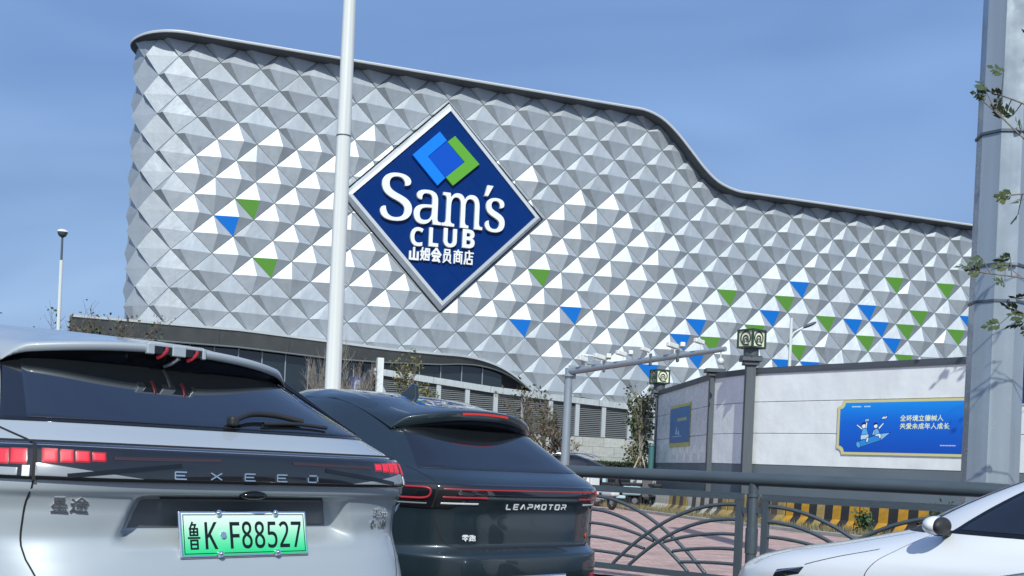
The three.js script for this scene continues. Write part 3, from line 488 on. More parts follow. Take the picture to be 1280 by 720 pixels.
// ================================================================ poles and lamps
{ // thick octagonal galvanised pole
  const o = thing('galvanised_pole', 'thick eight-sided galvanised steel pole rising out of frame with strap bands', 'pole', [4.69, 0, -11], .27);
  const flat = (r0, r1, h, y) => { const g = new THREE.CylinderGeometry(r1, r0, h, 8, 1).toNonIndexed(); g.computeVertexNormals(); const u = g.attributes.uv; for (let i = 0; i < u.count; i++) u.setXY(i, u.getX(i) * 1.6, u.getY(i) * h); return g.translate(0, y + h / 2, 0); };
  part('shaft', flat(.272, .225, 11.4, 0), S.galv, o); part('base_plate', cyl(.42, .42, .04, 0, .02, 0, 24), S.galv, o);
  for (const y of [2.98, 3.33, 4.62]) { part('strap_band', flat(.272, .272, .025, y), S.rail, o); part('strap_screw', rbx(.07, .035, .04, .008, -.05, y + .012, .268), S.galv, o); }
}
{ // white lamp column
  const o = thing('white_pole', 'tall white round pole in front of the store sign, passing out of frame', 'pole', [-3.26, 0, -20]);
  part('shaft', merge([cyl(.150, .128, 6.95, 0, 0, 0, 28), cyl(.126, .098, 5.2, 0, 6.95, 0, 28)]), S.whitePaint, o);
  part('joint_collar', cyl(.133, .133, .022, 0, 6.93, 0, 28), S.rail, o); part('base_plate', cyl(.26, .26, .05, 0, 0, 0, 24), S.whitePaint, o);
}
{
  const o = thing('street_lamp', 'slim white garden lamp with dome head at the far left', 'street lamp', [-16.4, 0, -40]);
  part('lower_pole', cyl(.075, .06, 7.82, 0, 0, 0, 14), S.whitePaint, o); part('upper_pole', cyl(.04, .035, .82, 0, 7.82, 0, 10), S.post, o);
  part('lamp_head', new THREE.LatheGeometry([[.02, -.16], [.12, -.10], [.17, .0], [.165, .05]].map((p) => new THREE.Vector2(...p)), 20).translate(0, 8.78, 0), S.post, o);
  part('lamp_cap', new THREE.LatheGeometry([[.19, .02], [.17, .08], [.10, .12], [.0, .135]].map((p) => new THREE.Vector2(...p)), 20).translate(0, 8.8, 0), S.whitePaint, o);
}
{
  const o = thing('street_lamp', 'white street lamp with short curved arm behind the hoarding', 'street lamp', [10.96, 0, -45]);
  part('pole', cyl(.085, .06, 7.62, 0, 0, 0, 14), S.whitePaint, o);
  part('arm', tube([V(0, 6.75, 0), V(.1, 7.0, .02), V(.4, 7.2, .05), V(.52, 7.27, .06)], .04, 8, 14), S.whitePaint, o);
  const h = new THREE.SphereGeometry(1, 16, 10).scale(.3, .07, .12).rotateZ(.45); part('lamp_head', h.translate(.72, 7.36, .08), S.post, o);
}
{ // camera gantry
  const o = thing('camera_gantry', 'grey steel traffic gantry pole carrying a row of white cameras', 'gantry', [1.65, 0, -35]);
  part('pole', cyl(.15, .12, 4.32, 0, 0, 0, 18), S.galv, o); part('flange', merge([cyl(.2, .2, .05, 0, 4.06, 0, 18), bx(.24, .42, .05, .1, 4.2, 0), cyl(.3, .3, .05, 0, .02, 0, 18)]), S.galv, o);
  const a = V(.05, 4.22, .05), b = V(4.0, 4.62, 4.6), at = (t) => a.clone().lerp(b, t);
  part('arm', merge([rod(a, b, .115, .07, 12)]), S.galv, o);
  const cam = (t, n, big) => { const p = at(t), g = [cyl(.02, .02, .22, 0, 0, 0, 8)]; for (let k = 0; k < n; k++) { const c = rbx(.38 * big, .13 * big, .14 * big, .03, 0, 0, 0).rotateZ(-.12 + .1 * k).rotateY(.3 + k * .8); g.push(c.translate(-.08 + .3 * k, .25 + .03 * k, .04 * k)); } part('camera', merge(g).rotateY(.4).translate(p.x, p.y + .05, p.z), S.whitePaint, o); };
  cam(.11, 1, 1.15); cam(.22, 2, 1.1); cam(.37, 2, 1); cam(.53, 1, .9); cam(.70, 2, 1.05); cam(.86, 1, .95);
  part('detector_box', rbx(.42, .3, .16, .02, .55, 4.56, .5), S.galv, o);
  { const p = at(.975); part('dome_camera', merge([cyl(.02, .02, .18, p.x, p.y - .26, p.z, 8), new THREE.SphereGeometry(.10, 14, 10).translate(p.x, p.y - .32, p.z)]), S.whitePaint, o); }
  for (const t of [.24, .55, .72]) { const p = at(t); part('clamp', bx(.06, .34, .26, p.x, p.y, p.z), S.rail, o); }
}
{ // white square post by the louvred wall, blue notice beside it
  const q = V(10.15, 0, 2.2).applyAxisAngle(V(0, 1, 0), TH).add(V(...storePos));
  const o = thing('white_post', 'white square post with a small bracket beside the louvred wall', 'post', [q.x, 0, q.z], TH);
  part('shaft', rbx(.36, 6.78, .36, .03, 0, 3.39, 0), S.whitePaint, o); part('bracket', merge([bx(.75, .07, .1, -.28, 6.0, .1), cyl(.09, .09, .14, -.6, 5.93, .1, 10)]), S.rail, o);
  const w = V(9.15, 0, 1.0).applyAxisAngle(V(0, 1, 0), TH).add(V(...storePos));
  const s = thing('notice_board', 'small dark blue notice board with a pale emblem left of the white post', 'sign', [w.x, 0, w.z], TH);
  part('leg', merge([bx(.06, 4.7, .06, -.25, 2.35, 0), bx(.06, 4.7, .06, .25, 2.35, 0)]), S.post, s); part('board', rbx(.72, 1.1, .08, .02, 0, 5.2, 0), std(.02, .035, .14, .5), s); part('emblem', bx(.32, .55, .01, .02, 5.3, .046), std(.35, .42, .62, .5), s);
}

// ================================================================ cars
// A car body is a stack of rounded outlines: half width, rear end and front end given for each height. Local -z is forward.
function curve(L) {                                     // smooth interpolation through [x, y] pairs
  return (x) => {
    if (x <= L[0][0]) return L[0][1]; const n = L.length; if (x >= L[n - 1][0]) return L[n - 1][1];
    let k = 0; while (x > L[k + 1][0]) k++;
    const s = (i) => (L[i + 1][1] - L[i][1]) / (L[i + 1][0] - L[i][0]);
    const m = (i) => { if (i <= 0) return s(0); if (i >= n - 1) return s(n - 2); const a = s(i - 1), b = s(i); return a * b <= 0 ? 0 : 2 * a * b / (a + b); };
    const h = L[k + 1][0] - L[k][0], t = (x - L[k][0]) / h, t2 = t * t, t3 = t2 * t;
    return (2 * t3 - 3 * t2 + 1) * L[k][1] + (t3 - 2 * t2 + t) * h * m(k) + (-2 * t3 + 3 * t2) * L[k + 1][1] + (t3 - t2) * h * m(k + 1);
  };
}
function carShape(spec) {
  const w = curve(spec.w), zr = curve(spec.zr), zf = curve(spec.zf), nr = curve(spec.nr), nf = curve(spec.nf), disp = spec.disp ?? (() => 0);
  const toward = (dx, dz, h) => {                       // outline point of height h toward (dx, dz) on the bounding rectangle
    const W = w(h), mid = (zr(h) + zf(h)) / 2, l = (zr(h) - zf(h)) / 2, n = dz >= 0 ? nr(h) : nf(h);
    const r = Math.pow(Math.pow(Math.abs(dx), n) + Math.pow(Math.abs(dz), n), -1 / n);
    const p = V(dx * r * W, h, mid + dz * r * l);
    if (dz > .5) p.z -= disp(p.x, h) * Math.min(1, (dz - .5) * 4);
    return p;
  };
  // rear(s, h): s is metres from the centre line, running on round the corner; side(z, h, sgn): z in metres
  const rear = (s, h) => { const W = w(h), l = (zr(h) - zf(h)) / 2, a = Math.abs(s), g = Math.sign(s) || 1; return a <= W ? toward(s / W, 1, h) : toward(g, 1 - (a - W) / l, h); };
  const side = (z, h, g) => { const mid = (zr(h) + zf(h)) / 2, l = (zr(h) - zf(h)) / 2; return toward(g, Math.max(-1, Math.min(1, (z - mid) / l)), h); };
  const front = (s, h) => toward(Math.max(-1, Math.min(1, s / w(h))), -1, h);
  const off = (f, a, h, o) => { const e = .004, p = f(a, h), q = f(a + e, h).sub(f(a - e, h)), r = f(a, h + e).sub(f(a, h - e)); const n = q.cross(r).normalize(); const c = V(p.x, 0, p.z - spec.zmid * 1); if (n.x * c.x + n.z * c.z + n.y * .4 < 0) n.negate(); return p.addScaledVector(n, o); };
  function patch(f, h0, h1, a0, a1, o, nu = 40, nv = 12, rim = .012) {     // a0(v), a1(v) with v = 0..1 from h0 to h1; a raised skin with turned-in edges
    const fn = (q) => typeof q === 'function' ? q : () => q; const A0 = fn(a0), A1 = fn(a1), H0 = fn(h0), H1 = fn(h1);
    return grid(nu + 2, nv + 2, (u, v) => {
      const i = Math.round(u * (nu + 2)), j = Math.round(v * (nv + 2)), edge = i === 0 || i === nu + 2 || j === 0 || j === nv + 2;
      const U = Math.min(1, Math.max(0, (i - 1) / nu)), Q = Math.min(1, Math.max(0, (j - 1) / nv)); const a = A0(Q) + (A1(Q) - A0(Q)) * U, h = H0(U) + (H1(U) - H0(U)) * Q;
      return off(f, a, h, edge ? o - rim : o);
    });
  }
  function line(f, pts, width, o = .0012) {              // a narrow strip following [a, h] points
    const P = []; for (let k = 0; k + 1 < pts.length; k++) { const n = Math.max(2, Math.ceil(Math.hypot(pts[k + 1][0] - pts[k][0], pts[k + 1][1] - pts[k][1]) / .02)); for (let i = k ? 1 : 0; i <= n; i++) P.push([pts[k][0] + (pts[k + 1][0] - pts[k][0]) * i / n, pts[k][1] + (pts[k + 1][1] - pts[k][1]) * i / n]); }
    return grid(P.length - 1, 1, (u, v) => { const k = Math.round(u * (P.length - 1)), a = P[Math.max(0, k - 1)], b = P[Math.min(P.length - 1, k + 1)], dx = b[0] - a[0], dy = b[1] - a[1], l = Math.hypot(dx, dy) || 1, s = (v - .5) * width; return off(f, P[k][0] - dy / l * s, P[k][1] + dx / l * s, o); });
  }
  function body(rows, dense) {
    const dirs = []; const NR = dense, NS = Math.round(dense * .8), NF = Math.round(dense * .5);
    for (let i = 0; i < NR; i++) dirs.push([-1 + 2 * i / NR, 1]); for (let i = 0; i < NS; i++) dirs.push([1, 1 - 2 * i / NS]); for (let i = 0; i < NF; i++) dirs.push([1 - 2 * i / NF, -1]); for (let i = 0; i <= NS; i++) dirs.push([-1, -1 + 2 * i / NS]);
    const hs = rows, N = hs.length;
    const g = grid(dirs.length - 1, N, (u, v) => { const d = dirs[Math.round(u * (dirs.length - 1))], j = Math.round(v * N); if (j === N) { const h = hs[N - 1]; return V(0, h + .006, (zr(h) + zf(h)) / 2); } return toward(d[0], d[1], hs[j]); });
    const m = mergeVertices(g.deleteAttribute('uv') && g, 1e-5); m.computeVertexNormals(); const p = m.attributes.position, uv = new Float32Array(p.count * 2); for (let i = 0; i < p.count; i++) { uv[i * 2] = p.getX(i) + p.getZ(i); uv[i * 2 + 1] = p.getY(i); } m.setAttribute('uv', new THREE.BufferAttribute(uv, 2)); return m;
  }
  const top = (x, z) => { let a = .9, b = 1.7; const ins = (h) => { const W = w(h), mid = (zr(h) + zf(h)) / 2, l = (zr(h) - zf(h)) / 2, n = z >= mid ? nr(h) : nf(h); return Math.pow(Math.abs(x) / W, n) + Math.pow(Math.abs(z - mid) / l, n) < 1; }; for (let k = 0; k < 22; k++) { const m = (a + b) / 2; if (ins(m)) a = m; else b = m; } return a; };
  return { top, w, zr, zf, rear, side, front, off, patch, line, body };
}
const range = (a, b, n) => Array.from({ length: n + 1 }, (_, k) => a + (b - a) * k / n);
const paint = (r, g, b, metal, rough = .38) => phys(r, g, b, rough, metal, { clearcoat: 1, clearcoatRoughness: .05 });
const CM = {
  silver: paint(.37, .415, .445, .12, .48), darkGreen: paint(.017, .030, .038, .3, .32), white: paint(.74, .76, .77, 0, .4), silver2: paint(.36, .40, .42, .2, .45), blackCar: paint(.012, .014, .018, .2, .35),
  glass: phys(.008, .010, .012, .02, 0, { ior: 2.0 }), lens: phys(.010, .011, .013, .06, 0, { clearcoat: 1, clearcoatRoughness: .02 }), gloss: phys(.008, .009, .011, .1, 0), gap: std(.008, .008, .009, .8), matt: std(.02, .021, .023, .6),
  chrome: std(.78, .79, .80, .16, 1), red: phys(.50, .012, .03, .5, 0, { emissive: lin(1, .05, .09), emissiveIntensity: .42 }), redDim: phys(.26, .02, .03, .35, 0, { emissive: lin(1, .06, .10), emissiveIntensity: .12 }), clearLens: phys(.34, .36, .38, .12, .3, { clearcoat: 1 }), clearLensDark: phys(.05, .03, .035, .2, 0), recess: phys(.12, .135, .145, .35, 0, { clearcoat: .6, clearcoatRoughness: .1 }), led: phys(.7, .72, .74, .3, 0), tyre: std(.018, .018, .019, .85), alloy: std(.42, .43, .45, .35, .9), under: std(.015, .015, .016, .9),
};
function wheels(car, sh, zs, r, trackH = .36) {
  for (const z of zs) for (const g of [-1, 1]) {
    const x = sh.side(z, .5, g).x, w = .235;
    part('wheel_arch', new THREE.CylinderGeometry(r + .06, r + .06, .12, 32, 1).rotateZ(Math.PI / 2).translate(x - g * .045, r, z), CM.under, car);
    const t = part('tyre', new THREE.TorusGeometry(r - .075, .085, 12, 32).rotateY(Math.PI / 2).scale(1.15, 1, 1).translate(x - g * .075, r, z), CM.tyre, car);
    const sp = []; for (let k = 0; k < 5; k++) sp.push(bx(.04, r - .12, .09, 0, (r - .12) / 2, 0).rotateX(k * Math.PI * .4)); sp.push(new THREE.CylinderGeometry(.06, .06, .05, 16).rotateZ(Math.PI / 2), new THREE.TorusGeometry(r - .125, .025, 8, 28).rotateY(Math.PI / 2));
    part('rim', merge(sp).translate(x - g * .01, r, z), CM.alloy, t);
  }
  part('underbody', bx(1.6, .16, (Math.abs(zs[0]) + Math.abs(zs[1])) * 1.45, 0, .27, 0), CM.under, car);
}
function plateTex(text) {
  return canvasTex(960, 280, (g) => {
    const gr = g.createLinearGradient(0, 0, 0, 280); gr.addColorStop(0, '#e9f7ee'); gr.addColorStop(.25, '#d2f3dc'); gr.addColorStop(1, '#1ed07c'); g.fillStyle = gr; g.fillRect(0, 0, 960, 280);
    g.strokeStyle = '#10251c'; g.lineWidth = 6; g.strokeRect(12, 12, 936, 256);
    if (!text) return;
    hanDraw(g, '鲁', 40, 62, 88, 176, 13, '#0c1714');
    g.fillStyle = '#0c1714'; g.textBaseline = 'alphabetic';
    const put = (c, x, w) => { g.save(); g.font = '236px sans-serif'; const m = g.measureText(c); g.translate(x, 238); g.scale(w / m.width, 1.04); g.fillText(c, 0, 0); g.lineWidth = 5; g.strokeStyle = '#0c1714'; g.strokeText(c, 0, 0); g.restore(); };
    put('K', 148, 106); [...'F88527'].forEach((c, k) => put(c, 334 + k * 100, 96));
    g.beginPath(); g.arc(292, 150, 12, 0, 7); g.fill();
  });
}

// ---- silver grey SUV in front, seen from behind
{
  const z0 = 2.30, K = (L) => L.map(([h, d]) => [h, z0 + d]);
  const spec = {
    w: [[.22, .84], [.35, .92], [.6, .95], [.9, .95], [1.05, .935], [1.19, .90], [1.27, .855], [1.4, .765], [1.53, .675], [1.60, .61], [1.655, .50], [1.675, .36]],
    zr: K([[.22, -.20], [.34, .0], [.5, .075], [.62, .085], [.72, .065], [.82, .03], [.88, .004], [.93, -.012], [1.0, -.010], [1.045, .0], [1.07, .022], [1.10, .030], [1.19, .022], [1.205, .005], [1.27, -.115], [1.40, -.37], [1.50, -.575], [1.57, -.73], [1.625, -.92], [1.655, -1.15], [1.675, -1.6]]),
    zf: [[.22, -2.15], [.4, -2.36], [.7, -2.38], [.9, -2.3], [1.0, -1.9], [1.06, -1.25], [1.12, -1.02], [1.3, -.62], [1.5, -.16], [1.62, .2], [1.655, .35], [1.675, .5]],
    nr: [[.2, 4.6], [.6, 5.6], [1.05, 5.4], [1.2, 4.8], [1.3, 4.2], [1.67, 3.2]], nf: [[.2, 3.2], [1.0, 3.2], [1.3, 3.6], [1.67, 3.2]], zmid: 0,
    disp: (x, h) => {                                   // scoop behind the number plate, hard edge above, fading out below; pockets at the bumper corners
      const sm = (a, b, t) => { const k = Math.min(1, Math.max(0, (t - a) / (b - a))); return k * k * (3 - 2 * k); };
      const half = .37 + (1.055 - h) * .42, m = sm(half + .045, half - .025, Math.abs(x)), v = sm(1.060, 1.044, h) * sm(.885, .95, h);
      const c = sm(.40, .52, Math.abs(x)) * sm(.80, .70, Math.abs(x)) * sm(.84, .90, h) * sm(1.0, .93, h);
      return .066 * m * v + .006 * c;
    },
  };
  const sh = carShape(spec), turn = .812;
  const px = -.872 - z0 * Math.sin(turn), pz = -(3.75 + z0 * Math.cos(turn));
  const car = thing('silver_suv', 'silver grey SUV seen from behind with a green number plate and spoiler', 'car', [px, 0, pz], turn);
  const T = (f, ...a) => f(...a);
  part('body', sh.body([...range(.22, .84, 40), ...range(.85, 1.29, 88), ...range(1.3, 1.675, 36)], 150), CM.silver, car);
  // rear window with black pillars and its surround
  part('pillar_trim', sh.patch(sh.rear, 1.272, 1.60, (v) => -(.815 - .245 * v), (v) => .815 - .245 * v, .003, 60, 20, .004), CM.gloss, car);
  const glass = part('rear_window', sh.patch(sh.rear, 1.282, 1.585, (v) => -(.705 - .20 * v), (v) => .705 - .20 * v, .007, 60, 20, .004), CM.glass, car);
  // side glass
  for (const g of [-1, 1]) part('side_window', sh.patch((z, h) => sh.side(z, h, g), 1.11, 1.53, (v) => -1.0 + .98 * v, (v) => 2.0 - .52 * v, .004, 50, 12, .005), CM.glass, car);
  part('windscreen', sh.patch(sh.front, 1.13, 1.56, (v) => -.68 + .16 * v, (v) => .68 - .16 * v, .004, 40, 12, .005), CM.glass, car);
  // spoiler: silver top that runs out of the roof, black under-wing
  const plan = (x) => .50 + .17 * Math.pow(Math.abs(x) / .6, 3), lipH = (x) => 1.582 - .05 * Math.pow(Math.abs(x) / .6, 2);
  const wing = (half, plan, lip, K, n, under) => grid(72, n, (u, v) => {           // blends from the roof into a lip; the ends run into the pillars
    const x = (u - .5) * 2 * half, f = Math.abs(x) / half, e = z0 - plan(x), k = K[Math.round(v * n)], z = e + k[0], roof = sh.top(x, z) + .006, free = lip(x) + k[1], s = under ? 0 : Math.min(1, Math.max(0, (-k[0] - .10) / .35)), t = f > .86 ? (f - .86) / .14 : 0;
    return V(x, free + (roof - free) * Math.max(s * s * (3 - 2 * s), t * t * .8), z); });
  part('spoiler', wing(.575, plan, lipH, [[-.75, .060], [-.45, .055], [-.32, .045], [-.2, .028], [-.10, .012], [-.03, .002], [-.004, -.002], [0, -.012], [-.004, -.030], [-.02, -.034], [-.05, -.036]], 10), CM.silver, car);
  part('spoiler_underside', wing(.572, plan, lipH, [[-.010, -.034], [-.03, -.042], [-.07, -.075], [-.10, -.125], [-.13, -.14], [-.22, -.11], [-.32, -.05]], 6, true), CM.gloss, car);
  for (const g of [-1, 1]) part('side_fin', grid(10, 6, (u, v) => { const q = sh.off(sh.rear, g * (.60 + .215 * u), 1.555 - .27 * u, .012 + .05 * Math.sin(Math.PI * v) * (1 - u)); const r = sh.off(sh.rear, g * (.70 + .115 * u), 1.56 - .27 * u, .008); return q.lerp(r, v); }), CM.gloss, car);
  // brake light hooks in the middle of the spoiler
  { const e = z0 - .50, h = 1.582; part('spoiler_notch', merge([rbx(.225, .016, .045, .006, -.008, h - .004, e - .018), rbx(.03, .040, .026, .005, -.112, h - .020, e - .006), rbx(.055, .040, .026, .005, .0, h - .020, e - .006), rbx(.016, .040, .026, .005, .103, h - .020, e - .006)]), CM.silver, car);
    for (const x of [-.062, .060]) { part('lamp_recess', rbx(.07, .036, .02, .005, x, h - .021, e - .006), CM.gloss, car); part('brake_light', tube([V(x + .010, h - .010, e + .010), V(x + .007, h - .026, e + .008), V(x - .003, h - .041, e - .004), V(x - .012, h - .049, e - .020)], .0065, 8, 14), CM.redDim, car); }
    part('spoiler_strut', tube([V(.002, h - .045, e), V(-.012, h - .065, e - .03), V(-.022, h - .075, e - .06)], .007, 8, 10), CM.clearLens, car); }
  // light band right across
  const band = part('light_band', sh.patch(sh.rear, 1.098, 1.193, (v) => -1.16, (v) => 1.16, .012, 120, 8, .014), CM.lens, car);
  part('band_lip', sh.line(sh.rear, [[-1.1, 1.204], [1.1, 1.204]], .007, .010), CM.gap, band);
  for (const g of [-1, 1]) {
    [[.528, .562, 1.158, 1.178], [.576, .612, 1.154, 1.180], [.624, .658, 1.151, 1.182], [.672, .713, 1.149, 1.183], [.765, .812, 1.142, 1.180], [.824, .87, 1.140, 1.178], [.90, .955, 1.140, 1.176]].forEach(([a, b, h0, h1]) => { part('tail_light', sh.patch(sh.rear, h0 - .004, h1 + .004, Math.min(g * a, g * b) - .004, Math.max(g * a, g * b) + .004, .0132, 5, 4, .002), CM.redDim, band); part('tail_light', sh.patch(sh.rear, h0, h1, Math.min(g * a, g * b), Math.max(g * a, g * b), .0145, 5, 4, .002), CM.red, band); });
    part('reflector', sh.patch(sh.rear, 1.108, 1.143, (v) => g > 0 ? .735 - (.33 - .30 * v) : -.735, (v) => g > 0 ? .735 : -(.735 - (.33 - .30 * v)), .0138, 20, 4, .002), phys(.30, .32, .34, .2, .2), band);
    part('lens_blade', sh.line(sh.rear, g > 0 ? [[.28, 1.152], [.46, 1.132], [.64, 1.110]] : [[-.64, 1.110], [-.46, 1.132], [-.28, 1.152]], .013, .0152), CM.gloss, band);
    part('lens_blade', sh.line(sh.rear, g > 0 ? [[.14, 1.172], [.50, 1.166]] : [[-.50, 1.166], [-.14, 1.172]], .010, .0140), CM.clearLensDark, band);
    part('reflector', sh.patch(sh.rear, 1.106, 1.128, g > 0 ? .79 : -.98, g > 0 ? .98 : -.79, .0138, 20, 4, .002), phys(.36, .38, .40, .2, .2), band);
    part('marker_lens', sh.patch(sh.rear, 1.105, 1.135, g > 0 ? .752 : -.775, g > 0 ? .775 : -.752, .0150, 3, 3, .002), CM.led, band);
    part('panel_gap', sh.line(sh.rear, [[g * .742, 1.095], [g * .742, .90], [g * .735, .86], [g * .70, .78], [g * .64, .70], [g * .50, .66]], .0058, .0015), CM.gap, car);
    part('panel_gap', sh.line(sh.rear, [[g * .742, 1.205], [g * .755, 1.215], [g * .86, 1.262], [g * .90, 1.275]], .007, .0015), CM.gap, car);
    part('panel_gap', sh.line(sh.rear, [[g * .738, 1.095], [g * .738, 1.20]], .012, .0135), CM.gap, car);
    part('bumper_vent', sh.patch(sh.rear, (u) => .70, (u) => .90, (v) => g > 0 ? .93 : -1.02, (v) => g > 0 ? 1.02 : -.93, .002, 6, 8, .004), CM.gloss, car);
    part('bumper_fin', sh.line(sh.rear, [[g * .87, 1.03], [g * 1.04, .95], [g * 1.05, .80], [g * 1.0, .66]], .035, .018), CM.silver, car);
  }
  part('panel_gap', sh.line(sh.rear, [[-.5, .66], [.5, .66]], .008, .0015), CM.gap, car);
  // maker's letters and badges
  const onRear = (g, s, h, o = .002) => { const p = sh.off(sh.rear, s, h, o), q = sh.off(sh.rear, s + .02, h, o), r = sh.off(sh.rear, s, h + .02, o), x = q.sub(p).normalize(), y = r.sub(p); y.addScaledVector(x, -y.dot(x)).normalize(); const z = x.clone().cross(y); return g.applyMatrix4(new THREE.Matrix4().makeBasis(x, y, z).setPosition(p)); };
  const bars = { E: [[0, .0, 1, 0], [0, .5, .85, .5], [0, 1, 1, 1], [0, 0, 0, 1]], X: [[0, 0, 1, 1], [0, 1, 1, 0]], D: [[0, 0, .9, 0], [.12, 1, .9, 1], [1, .1, 1, .9], [0, 0, 0, .7]] };
  [...'EXEED'].forEach((c, k) => { const w = .040, h = .022; part('letter', onRearKeep(bars[c], w, h, -.285 + .1265 * k, 1.122, .014), CM.chrome, band); });
  function onRearKeep(B, w, h, s, hh, o) { return onRear(merge(B.map(([a, b, d, e], i) => bar(V(a * w, b * h, 0), V(d * w, e * h, 0), .0042, .006 + .0004 * i))).translate(-w / 2, -h / 2, 0), s, hh, o); }
  [...'星途'].forEach((c, k) => part('badge', onRear(hanGeo(c, .05, .046, .0045, .005), -.665 + .058 * k, 1.003, .0015), CM.chrome, car));
  [...'瑶光'].forEach((c, k) => part('badge', onRear(hanGeo(c, .042, .034, .0036, .004), .565 + .048 * k, .985, .0015), CM.chrome, car));
  [...'C-DM'].forEach((c, k) => part('badge', onRear(letter(fSans, c, .026, .004).translate(0, 0, 0), .552 + .026 * k, .948, .0015), CM.chrome, car));
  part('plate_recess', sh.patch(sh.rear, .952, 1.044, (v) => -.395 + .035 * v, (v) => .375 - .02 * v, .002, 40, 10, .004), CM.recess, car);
  // handle, plate, wiper
  part('tailgate_handle', new THREE.SphereGeometry(1, 20, 12).scale(.052, .017, .03).translate(0, 1.062, z0 + .018), CM.gloss, car);
  { const p = new THREE.Group(); p.name = 'number_plate'; p.position.set(-.011, .934, z0 + .004); p.rotation.x = -.2; car.add(p);
    part('plate_frame', rbx(.496, .156, .012, .006, 0, 0, -.004), CM.chrome, p); part('plate_face', new THREE.PlaneGeometry(.478, .138).translate(0, 0, .0035), std(1, 1, 1, .35, 0, { map: plateTex(true) }), p);
    for (const [x, y] of [[-.105, .068], [.115, .068], [-.105, -.066], [.115, -.066]]) part('screw', merge([new THREE.CylinderGeometry(.0105, .0125, .009, 14).rotateX(Math.PI / 2).translate(x, y, .007), new THREE.SphereGeometry(.006, 10, 6).translate(x, y, .011)]), CM.chrome, p);
    part('plate_dot', new THREE.CylinderGeometry(.011, .012, .007, 14).rotateX(Math.PI / 2).translate(-.092, -.004, .006), CM.chrome, p);
    part('plate_lamp_bar', bx(.62, .012, .02, 0, .118, .01), CM.matt, car).position.set(0, .934, z0 - .035); }
  { const q = (s, h, o) => sh.off(sh.rear, s, h, o); part('rear_wiper', merge([tube([q(.02, 1.29, .03), q(.12, 1.315, .03), q(.22, 1.318, .028), q(.33, 1.306, .024)], .011, 8, 24), rbx(.036, .036, .04, .012).translate(...q(.01, 1.288, .025).toArray()), tube([q(.14, 1.292, .018), q(.30, 1.300, .018), q(.44, 1.294, .018)], .007, 6, 16)]), CM.matt, car); }
  wheels(car, sh, [-1.42, 1.36], .37);
}

